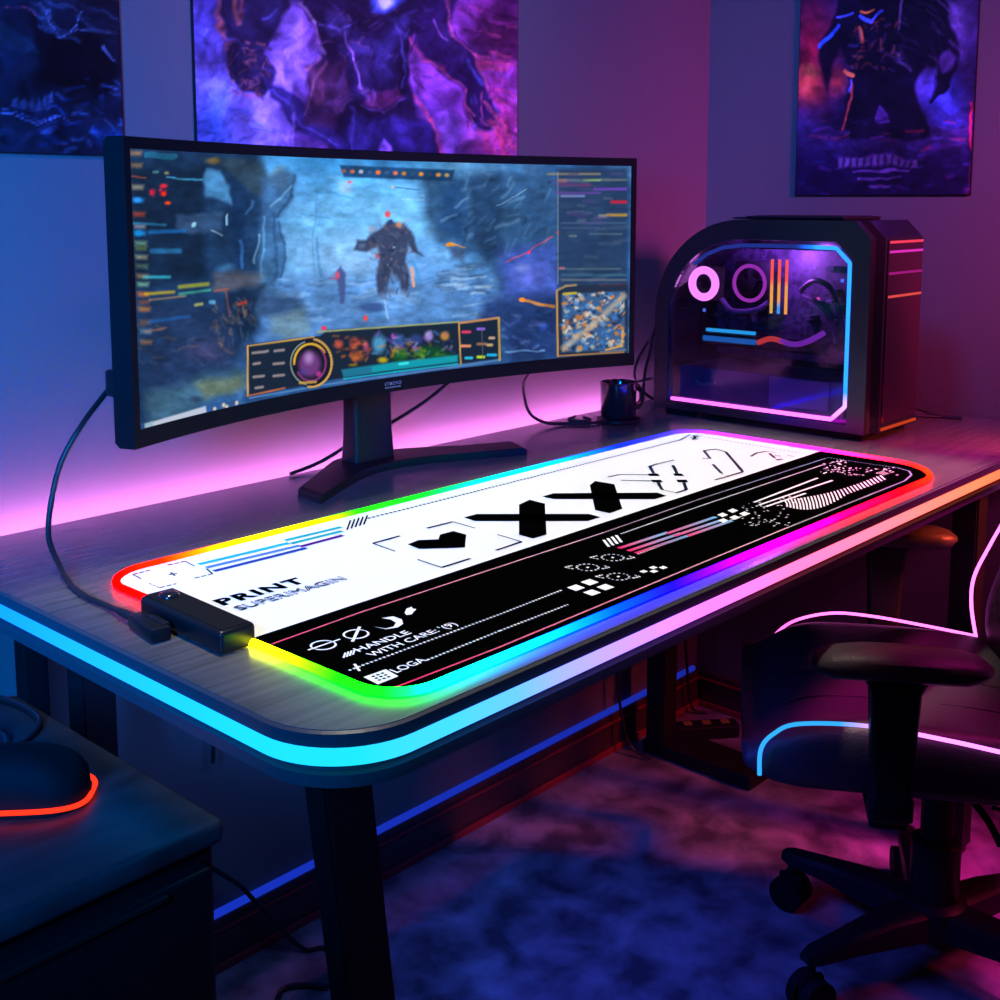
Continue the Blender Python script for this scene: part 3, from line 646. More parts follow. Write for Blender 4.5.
for k in range(30):
    t = k / 29; x = 385 + 435 * t; y1 = 262 - 112 * t + 18 * math.sin(t * PI); y2 = y1 + (30 + 34 * math.sin(min(t * 1.6, 1) * PI)) * (1 - .35 * t)
    pl([zf(x, y1), zf(x + 10, (y1 + y2) / 2), zf(x + 12 + 10 * t, y2)], 0.0010 if t < .7 else 0.0013, WHITE)
rr = random.Random(5)
for (x0, y0, x1, y1, n_) in ((190, 270, 400, 380, 60), (560, 80, 660, 110, 26), (540, 115, 900, 150, 60), (360, 240, 480, 275, 16)):
    for _ in range(n_):
        t = rr.random(); cx = x0 + (x1 - x0) * t; cy = rr.uniform(y0, y1)
        pl([zf(cx, cy), zf(cx + rr.uniform(4, 10), cy + rr.uniform(-4, 4))], 0.0010, WHITE)
pg([zf(*p) for p in ((800, 138), (830, 130), (862, 142), (835, 150))], (0.25, 0.24, 0.22))
def text_mesh(s, bold=0.0, sp=1.0):
    cu = bpy.data.curves.new('lettering', 'FONT'); cu.body = s; cu.offset = bold; cu.space_character = sp; cu.resolution_u = 3
    ob = bpy.data.objects.new('lettering', cu); COL.objects.link(ob)
    dg = bpy.context.evaluated_depsgraph_get(); me = bpy.data.meshes.new_from_object(ob.evaluated_get(dg))
    V = [v.co.xy.copy() for v in me.vertices]; F = [list(p.vertices) for p in me.polygons]
    bpy.data.objects.remove(ob); bpy.data.curves.remove(cu); bpy.data.meshes.remove(me)
    return V, F
def text(s, p0, p1, h, c, bold=0.0, sp=1.0, z=None, outline=False):
    """lettering with its baseline from p0 to p1 (drawing coordinates) and letter height h in metres"""
    V, F = text_mesh(s, bold, sp); a = mp(p0); b = mp(p1); ex = (b - a); ey = Vector((-ex.y, ex.x)).normalized() * h
    x0 = min(v.x for v in V); x1 = max(v.x for v in V); y1 = max(v.y for v in V); y0 = 0
    Q = [a + ex * ((v.x - x0) / (x1 - x0)) + ey * ((v.y - y0) / (y1 - y0)) for v in V]
    if outline:
        from collections import Counter
        cnt = Counter(tuple(sorted(e)) for f in F for e in zip(f, f[1:] + f[:1]))
        for (i, j), n_ in cnt.items():
            if n_ == 1: quad(Q[i], Q[j], outline, c, z or Z2)
    else:
        for f in F: face([Q[i] for i in f], c, z or Z2)
text('PRINT', (223, 602), (307, 578.5), 0.021, BLACK, 0.045, 1.2)
text('SUPERIMAGIN', (240.5, 607), (347, 576), 0.014, BLACK, 0.0, 1.0, None, 0.00065)
text('HANDLE', (359.5, 648), (412, 629.5), 0.0105, WHITE, 0.01)
text("WITH CARE: '(9)", (372.5, 653), (458, 621), 0.0105, WHITE, 0.01)
text('LOGA', (397, 669), (428, 656.5), 0.0105, WHITE, 0.015)
nf = len(bm.faces)
me = bpy.data.meshes.new('printed_pattern'); bm.faces.ensure_lookup_table()
for f in bm.faces: 
    if f.normal.z < 0 or True:
        f.normal_update()
        if f.normal.z < 0: f.normal_flip()
bm.to_mesh(me); bm.free(); me.materials.append(M['print'])
ca = me.attributes.new('ink', 'FLOAT_COLOR', 'FACE'); buf = np.ones((nf, 4), np.float32); buf[:, :3] = np.array(faces_col[:nf]); ca.data.foreach_set('color', buf.ravel())
link(bpy.data.objects.new('printed_pattern', me), pad)
# glowing rim
rim = []
rr_ = rrect(MX0, MY0, MX1, MY1, [0.046, 0.098, 0.053, 0.053], 14)
for i, p in enumerate(rr_):
    q = rr_[(i + 1) % len(rr_)]; L = math.hypot(q[0] - p[0], q[1] - p[1]); k_ = max(1, int(L / 0.012))
    for k in range(k_): rim.append((p[0] + (q[0] - p[0]) * k / k_, p[1] + (q[1] - p[1]) * k / k_))
RIM = [((118, 575), (255, 25, 15)), ((150, 557), (255, 60, 20)), ((200, 545), (255, 130, 30)), ((260, 531), (245, 225, 40)), ((310, 520), (190, 225, 30)), ((350, 511), (60, 215, 40)), ((420, 493), (40, 220, 60)),
       ((470, 481), (30, 215, 140)), ((510, 471), (30, 200, 235)), ((560, 459), (20, 130, 250)), ((620, 446), (30, 60, 250)), ((675, 433), (80, 70, 250)), ((705, 431), (130, 70, 250)), ((740, 437), (195, 75, 240)), ((800, 447), (235, 65, 190)),
       ((860, 457), (255, 70, 120)), ((905, 464), (255, 60, 60)), ((925, 472), (255, 75, 40)), ((905, 490), (255, 30, 50)), ((850, 515), (245, 25, 110)), ((790, 540), (205, 25, 190)), ((730, 563), (130, 25, 225)), ((680, 585), (50, 35, 235)),
       ((620, 608), (25, 85, 245)), ((560, 635), (30, 135, 250)), ((500, 662), (40, 190, 235)), ((450, 683), (40, 220, 190)), ((410, 698), (45, 220, 110)), ((375, 699), (40, 215, 55)), ((330, 682), (50, 218, 40)), ((290, 663), (130, 222, 40)), ((260, 648), (215, 230, 45)), ((235, 636), (245, 235, 50)),
       ((200, 622), (250, 120, 30)), ((150, 596), (255, 30, 20))]
RP = np.array(rim)
stops = sorted(((int(np.argmin(((RP - np.array(mp(q))) ** 2).sum(1))), lin(c)) for q, c in RIM), key=lambda t: t[0])
ii = np.array([s_[0] for s_ in stops], float); cc = np.array([s_[1] for s_ in stops]); N_ = len(rim)
ii2 = np.concatenate([ii - N_, ii, ii + N_]); cc2 = np.concatenate([cc, cc, cc])
rc = np.stack([np.interp(np.arange(N_), ii2, cc2[:, k]) for k in range(3)], 1)
bm = NB(); tube(bm, [(x, y, 0.7546) for x, y in rim], 0.005, 10, closed=True, flat=(0.0043, 0.0040))
o = obj('rim_light_strip', bm, M['strip'], pad, smooth=True)
a = o.data.attributes.new('glow', 'FLOAT_COLOR', 'POINT'); buf = np.ones((len(o.data.vertices), 4), np.float32)
buf[:, :3] = np.repeat(rc ** 1.9 * 15.0, 10, 0)[:len(buf)]; a.data.foreach_set('color', buf.ravel())
# control box clipped on the rim
CM = Matrix.Translation((0.615, 0.961, 0)) @ Matrix.Rotation(R(-2), 4, 'Z')
bm = NB(); box(bm, (-0.0195, -0.074, 0.7512), (0.0195, 0.072, 0.7735), 0.0045, 3, CM)
ctrl = obj('control_box', bm, M['satin'], pad, smooth=True)
bm = NB(); box(bm, (-0.0155, -0.070, 0.7732), (0.0155, 0.068, 0.7742), 0.0004, 1, CM); obj('face_panel', bm, M['matte'], ctrl)
bm = NB(); c_ = CM @ Vector((0, 0.048, 0.7739)); lathe(bm, [(0.0105, 0), (0.0105, 0.0012), (0.009, 0.003), (0.006, 0.0042), (0.002, 0.0046)], 24, c_); obj('button', bm, M['gloss'], ctrl, smooth=True)

# ------------------------------------------------------------------ usb lead
usb = empty('usb_cable', (0, 0, 0), 0, 'black braided cable looping from behind the monitor to the mat control box', 'cable')
pth = spline([(0.80, 1.35, 0.99), (0.735, 1.30, 0.95), (0.675, 1.27, 0.91), (0.645, 1.27, 0.868), (0.630, 1.27, 0.824), (0.617, 1.255, 0.787), (0.611, 1.225, 0.766), (0.600, 1.18, 0.7545), (0.590, 1.126, 0.7540), (0.589, 1.08, 0.7545), (0.584, 1.040, 0.7585)], 10)
bm = NB(); tube(bm, pth, 0.0032, 10); obj('lead', bm, M['rubber'], usb, smooth=True)
bm = NB(); box(bm, (-0.017, -0.03, 0.7512), (0.004, 0.028, 0.7645), 0.003, 2, Matrix.Translation((0.588, 0.988, 0)) @ Matrix.Rotation(R(-8), 4, 'Z'))
box(bm, (0.0, -0.024, 0.7525), (0.009, 0.012, 0.7665), 0.003, 2, Matrix.Translation((0.583, 0.988, 0)) @ Matrix.Rotation(R(-4), 4, 'Z'))
pg_ = obj('plug', bm, M['satin'], usb, smooth=True)
bm = NB(); cyl(bm, (0.584, 1.046, 0.758), (0.584, 1.012, 0.758), 0.0042, 0.0055, 14); obj('strain_relief', bm, M['rubber'], usb, smooth=True)

# ================================================================== MONITOR
MR, MCX, MCY = 1.285, 1.192, 0.03
TH = math.asin(0.485 / MR)
mon = empty('curved_monitor', (0, 0, 0), 0, 'wide curved black monitor showing a blue game scene', 'monitor')
ZB, ZT = 0.877, 1.234
def arc(t, r, z): return Vector((MCX + r * math.sin(t), MCY + r * math.cos(t), z))
def arc_shell(bm, t0, t1, r0, r1, z0, z1, n=48, chamfer=0.0):
    rs = []
    for k in range(n + 1):
        t = t0 + (t1 - t0) * k / n
        rs.append([arc(t, r0, z0), arc(t, r0, z1), arc(t, r1 - chamfer, z1), arc(t, r1, z1 - chamfer), arc(t, r1, z0 + chamfer), arc(t, r1 - chamfer, z0)])
    loft(bm, rs)
bm = NB(); arc_shell(bm, -TH, TH, MR + 0.002, MR + 0.026, ZB, ZT, 48, 0.006); obj('housing', bm, M['matte'], mon, smooth=True)
def bezel_piece(bm, t0, t1, z0, z1, n): arc_shell(bm, t0, t1, MR - 0.002, MR + 0.0019, z0, z1, n, 0.0005)
SB, ST = ZB + 0.0215, ZT - 0.0135
s0, s1 = -TH + 0.0085, TH - 0.0075
bm = NB(); bezel_piece(bm, -TH, TH, ZB, SB, 48); bezel_piece(bm, -TH, TH, ST, ZT, 48); bezel_piece(bm, -TH, s0, SB, ST, 2); bezel_piece(bm, s1, TH, SB, ST, 2)
bz = obj('bezel', bm, M['matte'], mon, smooth=True)
SCREEN_ART = np.array([[1502.22, -695.778, -62.3203, 1449.67], [188.602, 172.822, -1223.35, 1600.52], [0.940014, 0.861364, -0.124641, 1.03692]])
def scr_pos(u, v):
    t = s0 + (s1 - s0) * u; z = SB + (ST - SB) * v
    return np.stack([MCX + (MR + 0.0005) * np.sin(t), MCY + (MR + 0.0005) * np.cos(t), z], 1)
def scr_co(u, v):
    t = s0 + (s1 - s0) * u; z = SB + (ST - SB) * v
    p = SCREEN_ART[:, 0:1] * np.sin(t) + SCREEN_ART[:, 1:2] * np.cos(t) + SCREEN_ART[:, 2:3] * z + SCREEN_ART[:, 3:4]
    return p[0] / p[2], p[1] / p[2]
def paint_screen(x, y):
    A = Art(x, y, (46, 78, 122)); A.warp(26, 5, 90)
    d = np.hypot((x - 372) / 150, (y - 225) / 110); A.put(np.arange(len(x)), (122, 186, 236), np.clip(1.35 - d, 0, 1))
    A.put(np.arange(len(x)), (58, 146, 214), np.clip((205 - y) / 70, 0, 0.75) * np.clip(1.3 - np.abs(x - 350) / 95, 0, 1))
    A.blob(352, 262, 90, 40, (150, 188, 235), 0.75, 0.9); A.blob(420, 262, 60, 36, (128, 170, 225), 0.6, 0.9)
    A.tint(A.noise(50, 51), 0.5, 0.8, (60, 110, 170), 0.5); A.tint(A.noise(24, 52, 1, 2), 0.55, 0.8, (150, 190, 230), 0.25)
    # ground
    A.poly([(270, 276), (500, 272), (520, 300), (480, 325), (380, 335), (260, 345), (240, 320)], (92, 132, 186), 0.75, 8)
    A.dabs(60, 270, 278, 500, 326, [(150, 190, 232), (70, 110, 160), (50, 84, 130), (176, 208, 240)], 53, (8, 34), (1, 3), (-8, 4), 0.5)
    # left ruins
    A.poly([(120, 140), (262, 150), (266, 200), (262, 262), (250, 290), (262, 330), (225, 360), (140, 430), (120, 430)], (30, 52, 84), 0.93, 6)
    A.poly([(128, 165), (206, 168), (204, 240), (210, 276), (132, 292)], (22, 36, 58), 0.75, 5)
    A.poly([(206, 170), (222, 172), (231, 192), (232, 206), (208, 198)], (88, 146, 196), 0.8, 2); A.poly([(232, 170), (248, 176), (246, 268), (238, 272), (234, 220)], (28, 50, 86), 0.8, 2)
    A.poly([(200, 156), (262, 160), (270, 176), (264, 196), (244, 186), (226, 170)], (50, 68, 84), 0.85, 3); A.blob(212, 161, 9, 6, (130, 110, 70), 0.8, 0.6); A.blob(282, 178, 16, 16, (116, 124, 120), 0.75, 0.8)
    A.poly([(262, 176), (292, 168), (298, 180), (286, 206), (276, 218), (284, 240), (282, 270), (274, 288), (262, 288), (266, 250), (258, 220)], (58, 92, 134), 0.75, 3)
    for pts, c, w in (([(262, 216), (266, 250), (260, 276)], (120, 180, 230), 1.6), ([(272, 214), (276, 248), (274, 280)], (40, 70, 112), 2), ([(278, 222), (284, 244), (280, 276)], (34, 60, 100), 1.6), ([(296, 176), (290, 196), (276, 216)], (40, 62, 92), 2.4), ([(270, 206), (292, 186)], (150, 200, 235), 1.4),
                      ([(252, 200), (246, 214)], (90, 150, 210), 1.6), ([(242, 240), (245, 268)], (70, 130, 200), 2.4), ([(260, 236), (256, 262)], (170, 215, 245), 1.4), ([(316, 190), (315, 276)], (80, 140, 190), 1.2), ([(320, 236), (320, 276)], (76, 132, 184), 2), ([(314, 192), (356, 197)], (60, 116, 170), 1), ([(300, 214), (330, 220)], (70, 130, 186), 1.2)):
        A.line(pts, w * 1.3, c, 0.55, 2.2)
    A.poly([(176, 216), (224, 214), (224, 232), (200, 236), (178, 226)], (58, 84, 120), 0.8, 2); A.line([(210, 233), (224, 235)], 1.6, (150, 180, 200), 0.8); A.line([(229, 216), (230, 224)], 2.4, (160, 205, 235), 0.9); A.blob(194, 225, 3, 3, (150, 200, 220), 0.9, 0.4)
    A.line([(168, 176), (206, 182)], 2, (70, 140, 180), 0.85); A.line([(146, 155), (174, 157)], 6, (44, 104, 140), 0.85)
    A.poly([(215, 272), (262, 272), (258, 288), (210, 292)], (96, 92, 100), 0.65, 4); A.blob(228, 268, 14, 6, (80, 130, 180), 0.6, 0.8)
    A.poly([(228, 290), (262, 286), (258, 322), (240, 338), (226, 320)], (24, 38, 62), 0.8, 4)
    A.poly([(258, 292), (296, 294), (306, 312), (290, 322), (262, 312)], (52, 76, 112), 0.9, 4); A.poly([(272, 314), (304, 308), (312, 330), (286, 345), (270, 334)], (112, 138, 150), 0.7, 4)
    A.poly([(140, 300), (232, 310), (240, 370), (150, 405)], (40, 54, 88), 0.6, 10); A.blob(206, 350, 30, 18, (74, 72, 112), 0.7, 0.9); A.poly([(146, 395), (238, 365), (250, 385), (150, 430)], (66, 98, 118), 0.8, 6); A.poly([(196, 384), (240, 374), (246, 388), (208, 400)], (110, 124, 106), 0.8, 4); A.blob(196, 400, 11, 5, (40, 58, 80), 0.8, 0.7)
    A.dabs(50, 215, 300, 256, 345, [(110, 96, 96), (150, 120, 90), (24, 34, 56), (90, 110, 140)], 54, (3, 9), (0.8, 1.8), (40, 110), 0.6); A.dabs(40, 136, 316, 230, 364, [(120, 96, 90), (30, 44, 72), (80, 90, 130)], 55, (3, 12), (0.8, 1.8), (-30, 40), 0.6)
    A.unwarp()
    # left column of interface icons and text
    for (yy, c) in ((153, (205, 150, 110)), (165, (190, 150, 110)), (187, (200, 190, 150)), (200, (40, 130, 220)), (214, (210, 80, 50)), (226, (200, 200, 220)), (233, (40, 150, 220)), (243, (140, 190, 160)), (248, (110, 130, 70)), (257, (190, 190, 150)), (266, (120, 150, 120)), (276, (190, 140, 100)), (284, (150, 210, 180)), (294, (235, 120, 50)), (302, (150, 90, 70)), (309, (225, 140, 60)), (322, (130, 90, 70)), (331, (150, 190, 220)), (342, (190, 130, 90))):
        q = 0.055 * (yy - 150); A.poly([(130 + q, yy - 2), (142 + q, yy - 1.6), (141 + q, yy + 2.4), (131 + q, yy + 2.2)], c, 0.6, 2.0)
    A.blob(138, 200, 6, 4, (60, 150, 230), 0.9, 0.6); A.blob(139, 233, 6, 4.5, (40, 140, 215), 0.9, 0.6); A.blob(164, 186, 5, 3, (225, 50, 70), 0.9, 0.6); A.dabs(10, 150, 189, 166, 195, [(230, 50, 80), (200, 40, 60)], 56, (1, 4), (1, 2.4), (60, 120), 0.9); A.blob(164, 194, 3, 3, (240, 60, 40), 0.9, 0.5); A.blob(168, 203, 4, 2.2, (240, 80, 40), 0.9, 0.5); A.line([(131, 176), (146, 178)], 1.4, (150, 80, 60), 0.8)
    for (x0, y0, x1, y1, w, c) in ((133, 223, 166, 225, 2.2, (60, 150, 200)), (150, 232, 184, 231, 4, (40, 110, 180)), (152, 251, 180, 251, 5, (50, 120, 170)), (144, 277, 170, 277, 3, (70, 190, 210)), (180, 287, 208, 284, 4, (170, 170, 60)), (146, 294, 174, 292, 3, (200, 170, 50)), (180, 294, 210, 290, 2.4, (80, 180, 150)), (150, 300, 186, 296, 1.6, (190, 150, 110)), (150, 322, 190, 316, 3.4, (40, 90, 150)), (196, 305, 202, 304, 3, (220, 210, 120)), (211, 302, 214, 302, 4, (120, 200, 240)), (146, 332, 166, 328, 1.8, (160, 110, 80)), (215, 291, 228, 289, 1.6, (190, 90, 60)), (226, 291, 230, 316, 1.6, (150, 90, 80)), (240, 304, 246, 302, 3, (215, 70, 50)), (154, 172, 158, 172, 2, (120, 180, 180)), (166, 173, 168, 173, 2.4, (200, 190, 130))):
        A.line([(x0, y0), (x1, y1)], w, c, 0.65, 2.0)
    A.warp(24, 4, 94)
    # middle distance
    A.poly([(420, 176), (500, 172), (556, 172), (556, 300), (500, 292), (490, 262), (460, 250), (436, 244), (424, 205)], (50, 80, 118), 0.85, 6)
    A.poly([(440, 188), (462, 178), (468, 216), (458, 240), (440, 230)], (36, 66, 108), 0.7, 4); A.poly([(470, 176), (500, 172), (506, 250), (486, 262), (474, 236)], (38, 62, 96), 0.75, 4); A.poly([(500, 250), (560, 240), (560, 300), (502, 300)], (72, 92, 176), 0.8, 6); A.blob(530, 275, 26, 18, (110, 120, 215), 0.7, 0.9); A.blob(524, 268, 10, 6, (150, 170, 235), 0.6, 0.9)
    A.dabs(60, 440, 178, 556, 250, [(90, 130, 170), (24, 44, 76), (120, 160, 195), (40, 70, 110)], 57, (5, 24), (0.8, 2.4), (-70, -10), 0.5); A.dabs(46, 444, 262, 486, 294, [(150, 185, 220), (36, 62, 100), (180, 205, 230), (70, 100, 140)], 58, (8, 22), (1, 2.4), (-14, 6), 0.75)
    A.line([(508, 261), (530, 252), (552, 236)], 1.4, (180, 90, 110), 0.8); A.blob(531, 252, 2.4, 2.4, (240, 60, 110), 0.95, 0.5); A.blob(558, 232, 3, 2.6, (240, 70, 60), 0.95, 0.5); A.line([(497, 206), (526, 190)], 1.2, (130, 160, 190), 0.7)
    A.blob(449, 244, 6, 3, (250, 150, 40), 0.95, 0.6); A.line([(446, 243), (464, 245)], 1.6, (220, 150, 70), 0.8); A.poly([(448, 246), (466, 246), (462, 262), (450, 258)], (60, 72, 100), 0.7, 3)
    A.poly([(484, 300), (560, 292), (560, 356), (510, 362), (502, 330), (480, 322)], (34, 50, 92), 0.85, 6); A.line([(522, 300), (554, 307)], 3.2, (190, 130, 70), 0.85, 1.4); A.blob(523, 300, 3.4, 3, (250, 140, 60), 0.9, 0.5); A.blob(544, 326, 7, 5, (60, 90, 190), 0.8, 0.7); A.line([(505, 352), (545, 350)], 2.4, (110, 150, 200), 0.7); A.dabs(30, 500, 310, 556, 352, [(70, 96, 160), (24, 36, 70), (110, 130, 190)], 59, (3, 12), (0.8, 2), (-40, 40), 0.6)
    A.unwarp()
    # sky wreck, tag and top interface bar
    A.poly([(338, 182), (354, 180), (352, 192), (342, 194)], (150, 180, 215), 0.75, 2); A.blob(350, 182, 3, 1.4, (220, 60, 90), 0.9, 0.6)
    A.poly([(340, 165), (455, 170), (452, 181), (344, 177)], (34, 66, 104), 0.95, 1)
    for k, c in enumerate(((150, 90, 80), (190, 110, 70), (190, 200, 220), (60, 90, 130), (250, 110, 30), (60, 90, 130), (220, 120, 90), (190, 130, 70), (50, 80, 110), (230, 150, 60), (60, 80, 110), (225, 150, 70), (190, 160, 100))): A.blob(344 + 8.6 * k, 171 + 0.35 * k, 3.2, 2.6, c, 0.9, 0.5)
    A.line([(394, 187), (420, 190)], 1.2, (60, 100, 150), 0.8); A.blob(393, 187, 2, 1.4, (230, 180, 140), 0.9, 0.5); A.line([(398, 192), (424, 196)], 3, (120, 180, 225), 0.5); A.line([(402, 199), (424, 200)], 2, (150, 200, 235), 0.6)
    A.warp(5, 1.0, 97)
    A.grain(18, 201, 0.22); A.grain(7, 203, 0.2, 0.7, 1.4)
    # two figures walking
    F = (56, 64, 92)
    A.poly([(374, 232), (383, 227), (388, 221), (396, 223), (404, 224), (412, 232), (418, 250), (424, 256), (412, 252), (408, 244), (406, 262), (410, 276), (408, 296), (402, 294), (400, 280), (392, 272), (388, 284), (386, 300), (378, 296), (376, 276), (380, 258), (378, 246), (366, 252), (354, 250), (358, 240), (366, 240)], F, 0.95, 1.6)
    A.blob(388, 214, 3.6, 4.4, (225, 80, 80), 0.9, 0.6); A.blob(376, 228, 5, 4, (120, 160, 205), 0.8, 0.7); A.blob(400, 226, 4, 4, (190, 140, 120), 0.7, 0.7); A.blob(378, 256, 3, 3, (225, 90, 110), 0.9, 0.5); A.line([(412, 268), (414, 286)], 3, (235, 170, 140), 0.8); A.line([(414, 262), (420, 282)], 3, (80, 150, 215), 0.7); A.blob(394, 247, 2.4, 2, (150, 200, 240), 0.9, 0.6); A.blob(392, 259, 2, 2, (110, 130, 170), 0.9, 0.6)
    A.dabs(70, 370, 224, 412, 262, [(24, 30, 50), (80, 86, 112), (120, 130, 160), (120, 96, 100), (70, 84, 120)], 60, (2, 6), (0.8, 1.8), (-60, 60), 0.6); A.dabs(40, 376, 262, 410, 296, [(30, 36, 56), (90, 100, 132), (110, 100, 110), (110, 140, 180)], 61, (2, 6), (0.8, 1.6), (50, 120), 0.8)
    A.blob(372, 229, 5, 4, (170, 160, 175), 0.7, 0.8); A.blob(379, 222, 4, 3, (120, 150, 200), 0.7, 0.8); A.blob(399, 224, 4, 4, (206, 150, 120), 0.8, 0.7); A.blob(407, 220, 3, 3, (150, 180, 215), 0.8, 0.7); A.blob(391, 222, 3, 3, (40, 60, 110), 0.9, 0.6); A.blob(362, 246, 5, 4, (110, 130, 170), 0.6, 0.8); A.blob(384, 296, 8, 6, (140, 176, 226), 0.6, 0.9); A.blob(404, 294, 8, 6, (140, 176, 226), 0.6, 0.9)
    A.poly([(336, 272), (341, 266), (346, 272), (346, 288), (344, 304), (340, 304), (338, 286)], (70, 84, 130), 0.9, 1.4); A.blob(338, 275, 3, 5, (215, 90, 120), 0.9, 0.6); A.line([(330, 278), (338, 279)], 2, (160, 80, 120), 0.8); A.blob(342, 310, 4, 4, (90, 120, 170), 0.8, 0.7)
    A.blob(372, 307, 18, 7, (54, 80, 128), 0.85, 0.5); A.blob(366, 318, 3, 4, (226, 80, 70), 0.95, 0.6); A.blob(324, 328, 3.4, 3, (226, 60, 80), 0.95, 0.6); A.line([(385, 300), (388, 318)], 2.4, (160, 195, 232), 0.7)
    A.unwarp()
    # right interface column
    A.poly([(557, 170), (628, 168), (628, 288), (557, 288)], (40, 56, 84), 0.8, 2); A.line([(558, 172), (558, 284)], 1.2, (120, 140, 160), 0.8)
    for (x0, x1, yy, c, w) in ((548, 600, 174, (170, 150, 110), 2), (558, 626, 180, (130, 130, 120), 2), (560, 566, 181, (240, 130, 70), 3), (584, 600, 180, (170, 220, 120), 2), (560, 590, 185, (120, 60, 110), 3), (562, 584, 196, (150, 160, 225), 2.4), (558, 600, 193, (130, 80, 180), 1.6), (595, 626, 189, (150, 80, 225), 2.4), (612, 626, 202, (235, 40, 60), 3.2), (600, 606, 216, (190, 190, 150), 3), (608, 626, 215, (230, 170, 60), 3), (562, 626, 223, (90, 110, 140), 1.4), (562, 600, 228, (80, 100, 130), 1.2), (570, 576, 236, (130, 140, 140), 2), (590, 622, 234, (100, 120, 130), 1.6), (560, 620, 269, (120, 140, 140), 1.4), (560, 564, 268, (230, 120, 120), 2), (562, 626, 275, (70, 130, 150), 1.6), (562, 626, 280, (150, 150, 140), 1.2), (600, 618, 286, (230, 90, 100), 2.6), (616, 626, 286, (240, 50, 60), 3.4)):
        A.line([(x0, yy), (x1, yy)], w, c, 0.65, 1.8)
    A.dabs(40, 560, 172, 626, 226, [(60, 80, 110), (110, 120, 140), (90, 70, 130), (30, 44, 66)], 71, (6, 26), (0.8, 1.8), (-6, 6), 0.6); A.dabs(26, 562, 226, 626, 284, [(60, 80, 104), (36, 50, 74), (90, 104, 124)], 72, (6, 30), (1, 3), (-12, 4), 0.5)
    # minimap
    A.poly([(557, 292), (562, 286), (628, 284), (628, 355), (557, 358)], (38, 46, 66), 0.95, 1)
    A.poly([(562, 294), (625, 291), (625, 350), (563, 352)], (62, 92, 132), 1, 1)
    r = random.Random(9)
    for _ in range(260):
        cx = r.uniform(563, 624); cy = r.uniform(293, 350)
        A.blob(cx, cy, r.uniform(1.2, 5), r.uniform(1, 3.4), r.choice([(170, 170, 160), (190, 130, 80), (30, 44, 74), (40, 56, 90), (110, 150, 190), (210, 200, 190), (200, 120, 60), (70, 120, 180)]), 0.8, 0.6, r.uniform(-60, 60))
    A.line([(564, 348), (594, 324), (624, 296)], 6, (186, 172, 156), 0.7, 4); A.line([(557, 291), (558, 356)], 2, (190, 150, 90), 0.9); A.line([(558, 356), (624, 352)], 1.4, (190, 140, 80), 0.8); A.line([(558, 290), (566, 286), (576, 285)], 2.4, (150, 130, 100), 0.9); A.line([(564, 294), (576, 293)], 2.6, (200, 180, 60), 0.8); A.line([(623, 330), (622, 346), (606, 350)], 2, (220, 160, 80), 0.8)
    # bottom panel
    G = (196, 158, 92)
    A.poly([(247, 345), (300, 338), (320, 336), (328, 330), (460, 322), (500, 317), (502, 358), (460, 364), (330, 380), (250, 397)], (26, 36, 52), 0.96, 1)
    A.line([(248, 346), (248, 396)], 1.8, G, 0.95); A.line([(248, 346), (314, 337)], 1.6, G, 0.9); A.line([(248, 396), (285, 388)], 1.6, (180, 110, 80), 0.9); A.line([(318, 332), (330, 331), (458, 322)], 1.8, (150, 160, 120), 0.9); A.line([(250, 398), (330, 384), (460, 366), (500, 360)], 2, (90, 130, 180), 0.8)
    for (x0, y0, x1) in ((253, 353, 262), (264, 352, 268), (275, 351, 284), (254, 364, 260), (274, 364, 284), (254, 377, 264), (274, 376, 284), (256, 388, 263)): A.line([(x0, y0), (x1, y0 - 1)], 2.6, (176, 160, 160), 0.75, 1.2)
    A.blob(311, 363, 23, 26, (24, 26, 40), 1, 0.1)
    th_ = np.linspace(0, 2 * PI, 28)
    for (rx, ry, c, w, a0, a1) in ((21, 24, G, 2.2, -1.4, 1.7), (16.5, 19, (205, 165, 70), 2.2, -3.2, -0.6), (20, 22, (130, 150, 150), 1.4, 1.8, 4.4), (15, 18, (120, 60, 110), 2, -0.8, 2.6)):
        aa = np.linspace(a0, a1, 24); A.line([(311 + rx * math.cos(t), 363 + ry * math.sin(t)) for t in aa], w, c, 0.9)
    A.blob(310, 364, 13.5, 16, (104, 62, 118), 1, 0.4); A.blob(309, 358, 7, 9, (168, 140, 190), 0.9, 0.8); A.blob(319, 374, 4, 4, (200, 70, 160), 0.8, 0.7); A.blob(304, 372, 6, 5, (80, 70, 140), 0.7, 0.8); A.line([(300, 383), (316, 382)], 2.4, (200, 160, 80), 0.8)
    for (cx, cy, rx, ry, c) in ((339, 344, 6, 6, (176, 84, 70)), (355, 343, 7, 8, (170, 80, 70)), (358, 356, 9, 7, (150, 84, 54)), (379, 344, 9, 13, (90, 160, 200)), (366, 346, 4, 7, (190, 90, 140)), (383, 360, 7, 4, (190, 170, 50)), (399, 342, 10, 10, (60, 90, 150)), (394, 336, 4, 4, (170, 90, 190)), (416, 340, 9, 8, (54, 70, 130)), (429, 336, 6, 7, (170, 150, 220)), (445, 336, 6, 6, (206, 150, 60)), (417, 349, 6, 2.4, (225, 150, 90)), (423, 356, 3, 2.6, (210, 220, 110)), (400, 356, 11, 8, (30, 84, 40)), (430, 352, 22, 9, (24, 72, 40)), (353, 365, 6, 2, (120, 110, 40))):
        A.blob(cx, cy, rx, ry, c, 0.85, 0.6)
